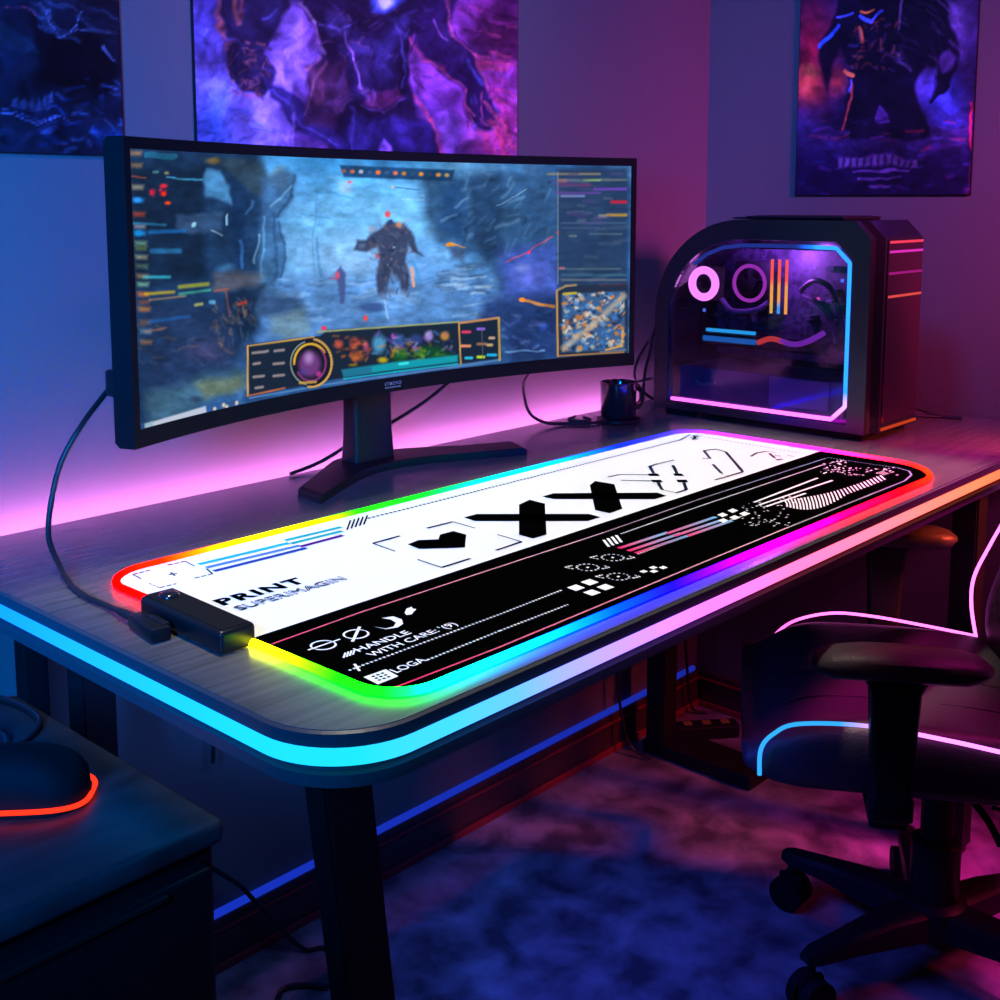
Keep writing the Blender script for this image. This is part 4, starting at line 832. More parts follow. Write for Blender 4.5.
    A.dabs(46, 336, 336, 372, 362, [(190, 90, 80), (120, 50, 50), (40, 30, 40), (200, 120, 60)], 73, (2, 6), (0.8, 2), (-60, 60), 0.8); A.dabs(60, 370, 332, 456, 354, [(90, 150, 200), (60, 70, 140), (150, 90, 190), (30, 40, 60), (200, 190, 220), (200, 130, 60)], 74, (2, 6), (0.8, 2), (-70, 70), 0.7); A.dabs(30, 395, 350, 456, 362, [(30, 110, 50), (20, 60, 40), (120, 150, 50)], 75, (3, 8), (1, 2.4), (-10, 10), 0.6)
    A.poly([(342, 370), (395, 362), (458, 355), (458, 362), (395, 370), (344, 377)], (36, 160, 176), 0.85, 1.2); A.poly([(342, 370), (372, 366), (372, 373), (344, 377)], (44, 100, 130), 0.8, 1); A.line([(400, 364), (408, 363)], 2.6, (80, 220, 220), 0.9); A.line([(344, 379), (395, 372), (458, 364)], 1.4, (40, 190, 210), 0.8)
    A.line([(459, 322), (461, 364)], 1.6, G, 0.9); A.line([(460, 323), (498, 318)], 2.4, (190, 140, 100), 0.9); A.line([(499, 318), (500, 360)], 2.4, (176, 150, 90), 0.9)
    for (x0, y0, x1, c) in ((463, 332, 470, (225, 70, 110)), (478, 329, 484, (150, 110, 225)), (462, 346, 470, (230, 150, 110)), (478, 344, 486, (150, 110, 90)), (490, 338, 494, (200, 170, 140)), (488, 345, 492, (200, 170, 120)), (466, 358, 472, (60, 190, 220)), (478, 357, 484, (190, 220, 60)), (488, 355, 496, (50, 180, 230))): A.line([(x0, y0), (x1, y0)], 2.8, c, 0.9, 1.2)
    A.line([(482, 328), (483, 358)], 1, (90, 90, 100), 0.8)
    # task bar
    A.poly([(145, 424), (206, 406), (207, 413), (146, 430)], (190, 196, 212), 0.95, 0.8); A.poly([(145, 424), (153, 421), (154, 429), (146, 431)], (140, 170, 180), 0.8, 0.8)
    for (cx, cy) in ((215, 409), (224, 405), (227, 407), (237, 403)): A.blob(cx, cy, 2.2, 2.8, (220, 205, 185), 0.9, 0.5)
    A.line([(600, 352), (626, 350)], 1.4, (130, 140, 160), 0.7)
    return A.c
art_grid('display', 560, 250, scr_pos, scr_co, paint_screen, M['screen'], mon, 1.12, 1.18)
# maker's lettering on the lower bezel
V, F = text_mesh('ETMOVO', 0.01, 1.15); bm = NB()
x1_ = max(v.x for v in V); y1_ = max(v.y for v in V); t0_ = math.asin((1.178 - MCX) / MR)
vs = [bm.verts.new(arc(t0_ + 0.026 * v.x / x1_, MR - 0.0023, ZB + 0.010 + 0.0052 * v.y / y1_)) for v in V]
for f in F:
    try: bm.faces.new([vs[i] for i in f])
    except ValueError: pass
for k in range(7): 
    q = [bm.verts.new(arc(t0_ + 0.0005 + 0.0036 * k + d, MR - 0.0023, ZB + zz)) for d, zz in ((0, 0.006), (0.0026, 0.006), (0.0026, 0.0078), (0, 0.0078))]; bm.faces.new(q)
obj('lettering', bm, M['greymark'], bz)
# side socket block, column and foot
bm = NB(); box(bm, (0.0, 0.0, 0.0), (0.014, 0.02, 0.032), 0.004, 3, Matrix.Translation((0.699, 1.2465, 0.935))); obj('side_socket', bm, M['black'], mon, smooth=True)
bm = NB(); rs = []
for z, w, d in ((0.7625, 0.041, 0.02), (0.80, 0.039, 0.018), (0.90, 0.038, 0.016), (1.06, 0.036, 0.016)): rs.append([Vector((1.207 + x, 1.386 + y + (0.0 if z < 0.95 else -0.004), z)) for x, y in rrect(-w, -d, w, d, 0.008, 4)])
loft(bm, rs); obj('stand_column', bm, M['black'], mon, smooth=True)
bm = NB(); box(bm, (1.15, 1.338, 0.98), (1.265, 1.372, 1.10), 0.006); obj('mount_block', bm, M['black'], mon)
foot = []
bk = spline([(1.012, 1.312, 0), (1.07, 1.352, 0), (1.135, 1.398, 0), (1.175, 1.418, 0), (1.245, 1.418, 0), (1.31, 1.392, 0), (1.385, 1.343, 0), (1.462, 1.306, 0)], 6)
fr = spline([(1.436, 1.256, 0), (1.36, 1.288, 0), (1.29, 1.322, 0), (1.21, 1.337, 0), (1.14, 1.322, 0), (1.07, 1.288, 0), (1.004, 1.252, 0)], 6)
ol = [(p.x, p.y) for p in bk] + [(p.x, p.y) for p in fr]
bm = NB(); prism(bm, ol, 2, 0.7502, 0.7575)
cx_, cy_ = 1.21, 1.37
loft(bm, [[Vector((x, y, z)) for x, y in [(cx_ + (p[0] - cx_) * s_, cy_ + (p[1] - cy_) * s_) for p in ol]] for z, s_ in ((0.7574, 1.0), (0.7605, 0.99), (0.7625, 0.965))])
obj('stand_foot', bm, M['black'], mon, smooth=False)

def cable(name, pts, r, label, mat_='rubber', n=8, cat='cable', group=None):
    bm = NB(); tube(bm, spline(pts, n), r, 8)
    o = obj(name, bm, M[mat_], smooth=True, origin=pts[-1]); return tag(o, label, cat, group)
cable('monitor_cable', [(1.40, 1.345, 0.90), (1.372, 1.39, 0.852), (1.322, 1.40, 0.825), (1.262, 1.412, 0.800), (1.20, 1.418, 0.782), (1.14, 1.420, 0.762), (1.08, 1.418, 0.7535)], 0.003, 'thin black cable drooping from the monitor to behind its stand column')
cable('monitor_cable', [(1.545, 1.30, 0.90), (1.572, 1.38, 0.847), (1.595, 1.40, 0.804), (1.612, 1.40, 0.775), (1.64, 1.39, 0.758), (1.67, 1.375, 0.7535), (1.71, 1.34, 0.7535), (1.735, 1.335, 0.7535)], 0.003, 'thin black cable hanging from the monitor and curling toward the dark cup')

# ------------------------------------------------------------------ small things by the tower
cup = empty('desk_cup', (1.775, 1.325, 0.75), 0, 'small dark cup on a round base between monitor and tower', 'cup')
bm = NB(); lathe(bm, [(0.030, 0.0082), (0.033, 0.012), (0.034, 0.07), (0.035, 0.075), (0.032, 0.076), (0.030, 0.07), (0.028, 0.02)], 28); obj('cup_body', bm, M['gloss'], cup, smooth=True)
bm = NB(); lathe(bm, [(0.040, 0.0003), (0.042, 0.003), (0.041, 0.006), (0.034, 0.008)], 32); obj('round_base', bm, M['black'], cup, smooth=True)
bm = NB(); tube(bm, spline([(0.031, -0.008, 0.062), (0.05, -0.013, 0.055), (0.052, -0.014, 0.035), (0.032, -0.009, 0.025)], 6), 0.004, 8); obj('handle', bm, M['gloss'], cup, smooth=True)
T = 'tangled black cable on the desk beside the tower, '
cable('tower_cable', [(2.02, 1.352, 1.02), (1.985, 1.37, 0.95), (1.962, 1.378, 0.90), (1.952, 1.38, 0.86), (1.942, 1.384, 0.82), (1.93, 1.378, 0.785), (1.90, 1.36, 0.765), (1.855, 1.35, 0.757), (1.82, 1.36, 0.7545)], 0.0032, 'black cable hanging down the back of the tower to the desk')
cable('tower_cable', [(1.958, 1.388, 0.88), (1.940, 1.40, 0.845), (1.932, 1.402, 0.81), (1.945, 1.395, 0.785), (1.965, 1.385, 0.765), (1.99, 1.378, 0.7545), (2.03, 1.37, 0.7545)], 0.003, T + 'looping close to the tower corner')
cable('tower_cable', [(1.85, 1.405, 0.795), (1.885, 1.40, 0.80), (1.915, 1.395, 0.795), (1.945, 1.398, 0.80), (1.985, 1.40, 0.80)], 0.0028, T + 'crossing in mid air toward the tower')
cable('tower_cable', [(1.825, 1.375, 0.7535), (1.86, 1.385, 0.757), (1.88, 1.395, 0.775), (1.90, 1.405, 0.79), (1.925, 1.412, 0.772), (1.94, 1.415, 0.7545)], 0.0028, T + 'arching up from beside the cup')
cable('tower_cable', [(1.745, 1.405, 0.7535), (1.71, 1.392, 0.7535), (1.715, 1.37, 0.7535), (1.735, 1.36, 0.7535), (1.74, 1.38, 0.7555)], 0.0028, 'small loop of black cable lying behind the cup')
cable('tower_cable', [(2.13, 1.02, 0.785), (2.16, 0.985, 0.783), (2.19, 0.94, 0.772), (2.205, 0.90, 0.758), (2.215, 0.868, 0.7545), (2.22, 0.85, 0.7545)], 0.003, 'black cable arching to the desk from behind the tower front')
cable('tower_cable', [(2.13, 0.99, 0.7545), (2.17, 0.945, 0.7545), (2.20, 0.90, 0.7545), (2.225, 0.862, 0.7545)], 0.0026, 'black cable lying flat on the desk by the side wall')

# ================================================================== TOWER
PX, PW = 1.90, 0.196
pc = empty('computer_tower', (0, 0, 0), 0, 'black arched computer tower with lit glass side', 'computer')
Z0 = 0.762
def outline(inset, zb, yf, ch, n=16):
    """side profile in y, z: straight back foot, big arch, flat top, sloped front corner"""
    yb = 1.332 - inset * 0.85; zt = 1.128 - inset; pts = [(yf, zb), (yb, zb)]
    for k in range(n + 1):
        a = R(90 * k / n); pts.append((1.145 + (yb - 1.145) * math.cos(a), 0.945 + (zt - 0.945) * math.sin(a)))
    pts += [(yf + ch, zt), (yf, zt - ch)]
    return pts
oA = outline(0, Z0, 0.895, 0.03); iA = outline(0.036, 0.776, 0.928, 0.03)
oB = [(y - (0.011 if y < 0.98 else 0), z) for y, z in oA]
bm = NB(); frame_prism(bm, oA, iA, 0, PX, PX + 0.02)
obj('side_frame', bm, M['caseframe'], pc)
bm = NB()
rs = [[Vector((x, y, z)) for y, z in p] for x, p in ((PX + 0.0201, oA), (PX + 0.032, oB), (PX + PW - 0.012, oB), (PX + PW, [(y + (0.008 if y < 0.98 else 0), z - (0.006 if z > 1.1 else 0)) for y, z in oB]))]
V_ = [[bm.verts.new(p) for p in r_] for r_ in rs]
for a_, b_ in zip(V_, V_[1:]):
    for k in range(len(a_)): bm.faces.new((a_[k], a_[(k + 1) % len(a_)], b_[(k + 1) % len(a_)], b_[k]))
bm.faces.new(V_[-1])
iB = [bm.verts.new((PX + 0.0201, y, z)) for y, z in iA]; iC = [bm.verts.new((PX + 0.17, y, z)) for y, z in iA]
for k in range(len(iA)):
    j = (k + 1) % len(iA); bm.faces.new((iB[k], iB[j], iC[j], iC[k])); bm.faces.new((V_[0][k], V_[0][j], iB[j], iB[k]))
bm.faces.new(iC)
obj('case_shell', bm, M['gloss'], pc)
bm = NB(); prism(bm, [(1.145 + (y - 1.145) * 1.0, z) for y, z in outline(0.0365, 0.7765, 0.9285, 0.03)], 0, PX + 0.004, PX + 0.008); obj('side_glass', bm, M['glass'], pc)
# the light line round the window
lp = [(1.290, 0.783), (0.956, 0.783), (0.931, 0.808), (0.931, 1.056), (0.957, 1.081), (1.02, 1.082), (1.09, 1.082), (1.145, 1.081)] + [(1.145 + 0.145 * math.sin(R(a)), 0.945 + 0.136 * math.cos(R(a))) for a in (15, 30, 45)]
fine = []
for (a_, b_) in zip(lp, lp[1:]):
    for k in range(10): fine.append((a_[0] + (b_[0] - a_[0]) * k / 10, a_[1] + (b_[1] - a_[1]) * k / 10))
bm = NB(); tube(bm, [(PX - 0.001, y, z) for y, z in fine], 0.0035, 8, flat=(0.0036, 0.0036), upv=(1, 0, 0)); o = obj('window_light_strip', bm, M['strip'], pc, smooth=True)
def pcglow(c):
    if c.z < 0.79: t = (c.y - 0.94) / 0.35; return tuple(np.array((2.6, 0.33, 2.6)) * (1.1 - 0.35 * t))
    if c.z < 0.83: k = (c.z - 0.79) / 0.04; return tuple(np.array((2.6, 0.5, 2.6)) * (1 - k) + np.array((0.14, 0.75, 2.6)) * k)
    if c.y < 1.0: return (0.04, 0.48, 2.3)
    f = max(0.0, 1 - (c.y - 1.0) / 0.03); return tuple(np.array((0.02, 0.3, 2.0)) * f + np.array((0.015, 0.03, 0.25)) * (1 - f))
set_glow(o, pcglow)
# inside
bm = NB(); box(bm, (PX + 0.14, 0.95, 0.86), (PX + 0.147, 1.28, 1.07), 0.001); obj('motherboard', bm, M['pcb'], pc)
for _ in range(30):
    y = random.uniform(0.955, 1.06); z = random.uniform(0.93, 1.05); s_ = random.uniform(0.006, 0.02); bm = NB()
    if _ > 18: y = random.uniform(1.12, 1.26); z = random.uniform(0.93, 0.96)
    box(bm, (PX + 0.12 - random.uniform(0, 0.02), y, z), (PX + 0.1398, y + s_, z + random.uniform(0.004, 0.014)), 0.0006); obj('chip', bm, M['pcb' if _ % 3 else 'shroud'], pc)
for (y0, z0, y1, z1, c) in ((1.02, 0.985, 1.02, 0.988, (0.9, 0.1, 0.5)), (0.975, 1.02, 0.975, 1.023, (0.1, 0.3, 1.2)), (0.99, 0.94, 0.99, 0.945, (0.8, 0.1, 0.6)), (1.18, 0.955, 1.18, 0.957, (0.1, 0.4, 1.2)), (1.26, 0.95, 1.26, 0.953, (0.1, 0.3, 1.0)), (1.03, 1.04, 1.03, 1.042, (0.5, 0.2, 1.2))):
    bm = NB(); box(bm, (PX + 0.06, y0 - 0.0025, z0 - 0.0015), (PX + 0.063, y1 + 0.0025, z1 + 0.0015)); o = obj('status_light', bm, M['strip'], pc); set_glow(o, (lambda cc: (lambda q: cc))(c))
for (pts, c) in (([(PX + 0.07, 1.06, 1.0), (PX + 0.05, 1.02, 1.02), (PX + 0.05, 0.985, 1.0), (PX + 0.06, 0.97, 0.93)], 'pcb'), ([(PX + 0.07, 1.055, 0.99), (PX + 0.045, 1.02, 0.985), (PX + 0.05, 0.99, 0.96), (PX + 0.06, 0.98, 0.91)], 'shroud'), ([(PX + 0.06, 1.22, 0.975), (PX + 0.05, 1.19, 0.955), (PX + 0.05, 1.14, 0.96), (PX + 0.06, 1.12, 0.975)], 'shroud')):
    bm = NB(); tube(bm, spline(pts, 6), 0.005, 8); obj('coolant_tube', bm, M[c], pc, smooth=True)
bm = NB(); box(bm, (PX + 0.03, 0.95, 0.777), (PX + 0.165, 1.293, 0.845), 0.002); sh = obj('power_shroud', bm, M['shroud'], pc)
bm = NB(); box(bm, (PX + 0.026, 0.975, 0.79), (PX + 0.0298, 1.095, 0.842), 0.001); tag(obj('shroud_plate', bm, mat('lilac_sheet', (0.25, 0.17, 0.4), 0.4, rvar=(30, 0.05)), sh), 'lilac shroud plate')
def fan(cy, cz, r, col, hub, x):
    bm = NB(); n = 40
    for k in range(n):
        pass
    tube(bm, [(x, cy + r * math.cos(2 * PI * k / n), cz + r * math.sin(2 * PI * k / n)) for k in range(n)], 0.006, 10, closed=True, flat=(hub, hub), upv=(1, 0, 0))
    f = obj('cooling_fan', bm, M['strip'], pc, smooth=True); set_glow(f, lambda c: col)
    bm = NB(); cyl(bm, (x + 0.004, cy, cz), (x + 0.016, cy, cz), r * 0.32, n=24)
    for k in range(7):
        a = 2 * PI * k / 7; p = []
        for (rr0, da, dx) in ((0.28, 0, 0.006), (0.95, 0.25, 0.006), (0.95, 0.62, 0.014), (0.28, 0.55, 0.014)): p.append(bm.verts.new((x + dx, cy + r * rr0 * math.cos(a + da), cz + r * rr0 * math.sin(a + da))))
        bm.faces.new(p)
    obj('fan_rotor', bm, M['matte'], f)
    bm = NB(); box(bm, (x + 0.017, cy - r - 0.008, cz - r - 0.008), (x + 0.02, cy + r + 0.008, cz + r + 0.008), 0.001); obj('fan_frame', bm, M['black'], f)
fan(1.252, 1.004, 0.026, (1.9, 0.55, 2.0), 0.0075, PX + 0.045)
fan(1.170, 1.007, 0.033, (0.5, 0.05, 0.55), 0.0035, PX + 0.075)
for k in range(3):
    y = 1.112 - 0.0150 * k
    bm = NB()
    for q in range(8): box(bm, (PX + 0.055, y - 0.0024, 0.955 + 0.0125 * q), (PX + 0.058, y + 0.0024, 0.955 + 0.0125 * (q + 1)))
    o = obj('memory_stick', bm, M['strip'], pc)
    set_glow(o, (lambda kk: (lambda c: (lambda t: tuple((np.array((2.2, 0.25, 0.12)) if t > 0.55 else (np.array((2.0, 0.9, 0.12)) if (t > 0.25 or kk == 2) else (np.array((0.1, 0.8, 1.6)) if kk == 1 else np.array((1.5, 1.0, 0.15))))) * 0.7))((c.z - 0.955) / 0.1)))(k))
bm = NB(); box(bm, (PX + 0.03, 0.985, 0.888), (PX + 0.12, 1.25, 0.914), 0.004); gp = obj('graphics_card', bm, M['gloss'], pc)
bm = NB(); box(bm, (PX + 0.029, 1.13, 0.915), (PX + 0.036, 1.235, 0.921), 0.001); o = obj('card_light', bm, M['strip'], gp); set_glow(o, lambda c: (0.03, 0.55, 1.0))
bm = NB(); box(bm, (PX + 0.0265, 1.125, 0.897), (PX + 0.0297, 1.24, 0.907), 0.001); o = obj('card_light', bm, M['strip'], gp); set_glow(o, lambda c: (0.01, 0.16, 0.5))
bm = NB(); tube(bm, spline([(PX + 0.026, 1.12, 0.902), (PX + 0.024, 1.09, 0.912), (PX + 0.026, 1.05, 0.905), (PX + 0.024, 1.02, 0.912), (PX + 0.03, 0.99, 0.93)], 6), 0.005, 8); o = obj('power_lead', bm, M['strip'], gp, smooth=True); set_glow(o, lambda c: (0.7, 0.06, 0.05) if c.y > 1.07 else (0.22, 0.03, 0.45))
bm = NB(); tube(bm, spline([(PX + 0.03, 1.255, 0.82), (PX + 0.026, 1.24, 0.812), (PX + 0.026, 1.21, 0.818)], 6), 0.003, 8); obj('loose_lead', bm, M['greymark'], sh, smooth=True)
bm = NB(); box(bm, (PX + 0.05, 0.943, 0.87), (PX + 0.1, 0.962, 1.05), 0.006); o = obj('reservoir', bm, mat('violet_acrylic', (0.3, 0.06, 0.35), 0.2, rvar=(30, 0.05)), pc); tag(o, 'violet upright reservoir')
# front, top, feet
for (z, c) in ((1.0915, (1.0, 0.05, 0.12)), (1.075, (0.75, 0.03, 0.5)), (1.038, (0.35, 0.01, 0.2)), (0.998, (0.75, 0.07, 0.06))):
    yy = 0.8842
    bm = NB(); box(bm, (PX + 0.046, yy - 0.0025, z - 0.0022), (PX + PW - 0.014, yy - 0.0003, z + 0.0022), 0.0006); o = obj('front_glow_line', bm, M['strip'], pc); set_glow(o, (lambda cc: (lambda q: cc))(c))  # thin emissive coloured lines across the tower front
bm = NB(); box(bm, (PX + 0.04, 0.8815, 0.7655), (PX + PW - 0.014, 0.8838, 0.7705), 0.0006); o = obj('front_glow_line', bm, M['strip'], pc); set_glow(o, lambda q: (0.55, 0.045, 0.01))
bm = NB(); box(bm, (PX + 0.042, 0.8822, 0.778), (PX + PW - 0.014, 0.8838, 1.094), 0.001); obj('front_panel', bm, mat('gloss_wine_black', (0.03, 0.008, 0.016), 0.12, coat=0.4, rvar=(20, 0.05)), pc)
bm = NB(); box(bm, (PX + 0.02, 0.955, 1.1283), (PX + PW - 0.03, 1.15, 1.1345), 0.003); box(bm, (PX + 0.035, 1.148, 1.1283), (PX + PW - 0.04, 1.185, 1.1318), 0.001); tv = obj('top_vent', bm, M['black'], pc)
for k in range(12): 
    bm = NB() if k == 0 else bm
    box(bm, (PX + 0.035, 0.967 + 0.0148 * k, 1.1343), (PX + PW - 0.045, 0.974 + 0.0148 * k, 1.1355))
obj('vent_grille', bm, M['gloss'], tv)
for (x, y) in ((PX + 0.02, 0.93), (PX + PW - 0.03, 0.93), (PX + 0.02, 1.28), (PX + PW - 0.03, 1.28)):
    bm = NB(); box(bm, (x - 0.013, y - 0.03, 0.7502), (x + 0.013, y + 0.03, Z0), 0.003); obj('foot', bm, M['matte'], pc)

# ================================================================== DRAWER CABINET + MOUSE
CX0, CX1, CY0, CY1, CZ = 0.10, 0.536, 0.803, 1.18, 0.650
cab = empty('drawer_cabinet', ((CX0 + CX1) / 2, (CY0 + CY1) / 2, 0), 0, 'low black drawer cabinet standing at the left end of the desk', 'cabinet')
def cobj(name, bm, m, parent, **k):
    o = obj(name, bm, m, parent, **k)
    if parent is cab: o.data.transform(Matrix.Translation((-(CX0 + CX1) / 2, -(CY0 + CY1) / 2, 0)))
    return o
bm = NB(); box(bm, (CX0, CY0, CZ - 0.022), (CX1, CY1, CZ), 0.006, 3); cobj('cabinet_top', bm, M['cab'], cab, smooth=True)
bm = NB(); box(bm, (CX0 + 0.004, CY0 + 0.012, 0.0), (CX1 - 0.004, CY1, CZ - 0.0222), 0.004); cobj('carcass', bm, M['cabfront'], cab)
for k, (z0, z1) in enumerate(((0.455, 0.615), (0.27, 0.447), (0.05, 0.262))):
    bm = NB(); box(bm, (CX0 + 0.012, CY0 - 0.004, z0), (CX1 - 0.016, CY0 + 0.0118, z1), 0.003); d = cobj('drawer', bm, M['cabfront'], cab)
    bm = NB(); box(bm, (CX0 + 0.06, CY0 - 0.009, z1 - 0.008), (CX1 - 0.06, CY0 - 0.0042, z1 - 0.003), 0.001); h = obj('handle', bm, M['handle'], d); h.data.transform(Matrix.Translation((-(CX0 + CX1) / 2, -(CY0 + CY1) / 2, 0)))
# computer mouse, tail toward the front right
mo = empty('computer_mouse', (0.430, 0.962, CZ), R(-42), 'black computer mouse with a red glowing edge on the drawer cabinet', 'computer mouse')
def mouse_ring(t, s, zf):
    return 0
bm = NB(); rs = []
NX = 22
for k in range(NX + 1):
    t = k / NX; x = -0.066 + 0.132 * t
    e = max(0.0, 1 - abs(2 * t - 1) ** 3.2) ** 0.5
    w = (0.034 + 0.004 * math.cos(t * 2 * PI)) * e + 0.0004; h = (0.026 + 0.017 * math.sin(PI * min(1, t * 0.62 + 0.18))) * (e ** 0.8) + 0.001
    ring = []
    for q in range(20):
        a = PI * q / 19; ring.append(Vector((x, -w * math.cos(a) * (1.0), 0.006 + h * (math.sin(a) ** 0.75))))
    rs.append(ring + [Vector((x, w * 0.95, 0.0045)), Vector((x, -w * 0.95, 0.0045))])
loft(bm, rs); obj('shell', bm, M['matte'], mo, smooth=True)
bm = NB(); tube(bm, [(-0.06, 0.0, 0.030), (-0.05, 0.0, 0.0372), (-0.03, 0.0, 0.0418), (-0.01, 0.0, 0.0446)], 0.0012, 6); tube(bm, [(-0.008, -0.03, 0.030), (-0.008, -0.018, 0.042), (-0.008, 0.0, 0.0447), (-0.008, 0.018, 0.042), (-0.008, 0.03, 0.030)], 0.0012, 6); obj('button_seam', bm, M['gloss'], mo)
edge = []
for k in range(60):
    a = 2 * PI * k / 60; c, s_ = math.cos(a), math.sin(a)
    edge.append((0.0665 * math.copysign(abs(c) ** 0.62, c), 0.0365 * math.copysign(abs(s_) ** 0.62, s_), 0.0052 + 0.004 * (1 - abs(c)) * 0.6))
bm = NB(); tube(bm, edge, 0.0022, 8, closed=True); o = obj('edge_light_strip', bm, M['strip'], mo, smooth=True); set_glow(o, lambda c: (2.2, 0.055, 0.02))
bm = NB(); prism(bm, rrect(-0.064, -0.034, 0.064, 0.034, 0.03, 8), 2, 0.0003, 0.0044); obj('base_plate', bm, M['matte'], mo)
bm = NB(); cyl(bm, (-0.034, -0.0035, 0.034), (-0.034, 0.0035, 0.034), 0.011, n=20); obj('scroll_wheel', bm, M['rubber'], mo, smooth=True)
cable('mouse_cable', [(0.355, 1.025, CZ + 0.006), (0.38, 1.035, CZ + 0.004), (0.43, 1.045, CZ + 0.004), (0.48, 1.055, CZ + 0.004), (0.515, 1.085, CZ + 0.004), (0.522, 1.13, CZ + 0.004), (0.515, 1.17, CZ + 0.004)], 0.0032, 'black cable curling on the cabinet top behind the computer mouse')
cable('cabinet_cable', [(0.46, 1.44, CZ + 0.05), (0.49, 1.31, CZ + 0.05), (0.50, 1.24, CZ + 0.03), (0.48, 1.20, CZ + 0.01), (0.46, 1.177, CZ + 0.0032), (0.40, 1.173, CZ + 0.0027)], 0.0025, 'black cable running off the back of the cabinet toward the wall')
# crumpled dark wrap behind the mouse
bm = NB(); g = []
for j in range(15):
    row = []
    for i in range(20):
        u = i / 19; v = j / 14; x = 0.37 + 0.11 * u; y = 1.075 + 0.09 * v
        e = min(u, 1 - u, v, 1 - v) * 5
        z = CZ + 0.0012 + min(1, e) * (0.010 + 0.012 * math.sin(11 * u + 4 * v) * math.sin(9 * v - 5 * u + 1) + 0.006 * random.random())
        row.append(bm.verts.new((x + 0.006 * math.sin(14 * v), y + 0.006 * math.sin(12 * u), max(z, CZ + 0.0012))))
    g.append(row)
for j in range(14):
    for i in range(19): bm.faces.new((g[j][i], g[j][i + 1], g[j + 1][i + 1], g[j + 1][i]))
r_ = bmesh.ops.extrude_face_region(bm, geom=bm.faces[:])
for v in [q for q in r_['geom'] if isinstance(q, bmesh.types.BMVert)]: v.co.z += 0.0012
bm.normal_update(); tag(obj('crumpled_wrap', bm, M['cloth'], smooth=True, origin=(0.44, 1.1, CZ)), 'crumpled glossy dark plastic wrap on the cabinet behind the mouse', 'plastic wrap')

# ------------------------------------------------------------------ cables and clutter under the desk
bm = NB(); box(bm, (0.645, 1.395, 0.0003), (0.678, 1.42, 0.66), 0.003); tag(obj('upright_board', bm, M['matte'], origin=(0.66, 1.41, 0)), 'narrow dark upright board against the wall behind the cabinet', 'board')
cable('floor_cable', [(0.60, 1.30, 0.42), (0.80, 1.38, 0.30), (0.946, 1.41, 0.165), (0.985, 1.405, 0.115), (1.025, 1.40, 0.055), (1.06, 1.385, 0.008), (1.085, 1.37, 0.005), (1.09, 1.34, 0.005), (1.06, 1.31, 0.005)], 0.0035, 'black cable falling to the floor between cabinet and desk leg')
cable('floor_cable', [(0.90, 1.25, 0.005), (0.96, 1.32, 0.005), (0.985, 1.335, 0.005), (1.01, 1.32, 0.005), (1.03, 1.29, 0.005)], 0.0045, 'black cable curled on the bare floor beside the front desk leg')
cable('hanging_cable', [(1.10, 1.432, 0.715), (1.06, 1.436, 0.62), (0.99, 1.43, 0.52), (0.95, 1.435, 0.42), (0.94, 1.435, 0.34)], 0.003, 'thin cable hanging down the wall beside the front desk leg')
cable('hanging_cable', [(2.02, 1.434, 0.715), (2.05, 1.434, 0.42), (2.10, 1.43, 0.34), (2.155, 1.425, 0.27), (2.18, 1.428, 0.14), (2.20, 1.425, 0.02), (2.225, 1.40, 0.005)], 0.0035, 'cable hanging from the desk in the room corner')
cable('hanging_cable', [(1.88, 1.434, 0.715), (1.90, 1.434, 0.42), (1.93, 1.43, 0.28), (1.925, 1.43, 0.16), (1.94, 1.41, 0.03), (1.95, 1.36, 0.006)], 0.003, 'thin cable dropping along the wall left of the rear desk leg')
ps = empty('power_strip', (2.13, 1.34, 0), R(-40), 'dark power strip with red switches on the floor in the corner', 'power strip')
bm = NB(); box(bm, (-0.07, -0.02, 0.0003), (0.07, 0.02, 0.03), 0.004); obj('strip_body', bm, M['black'], ps)
for x in (-0.042, 0.0, 0.042):
    bm = NB(); box(bm, (x - 0.009, -0.009, 0.0302), (x + 0.009, 0.009, 0.033), 0.002); o = obj('switch', bm, M['strip'], ps); set_glow(o, lambda c: (0.06, 0.005, 0.005))

# ================================================================== CHAIR
ch = empty('gaming_chair', (1.69, 0.655, 0.0), R(31), 'black gaming chair with pink and blue glowing piping', 'chair')
def loc(p): return Vector(p)
XN, XF = -0.262, 0.225     # near and far faces of the seat
XC = (XN + XF) / 2; XW = (XF - XN) / 2
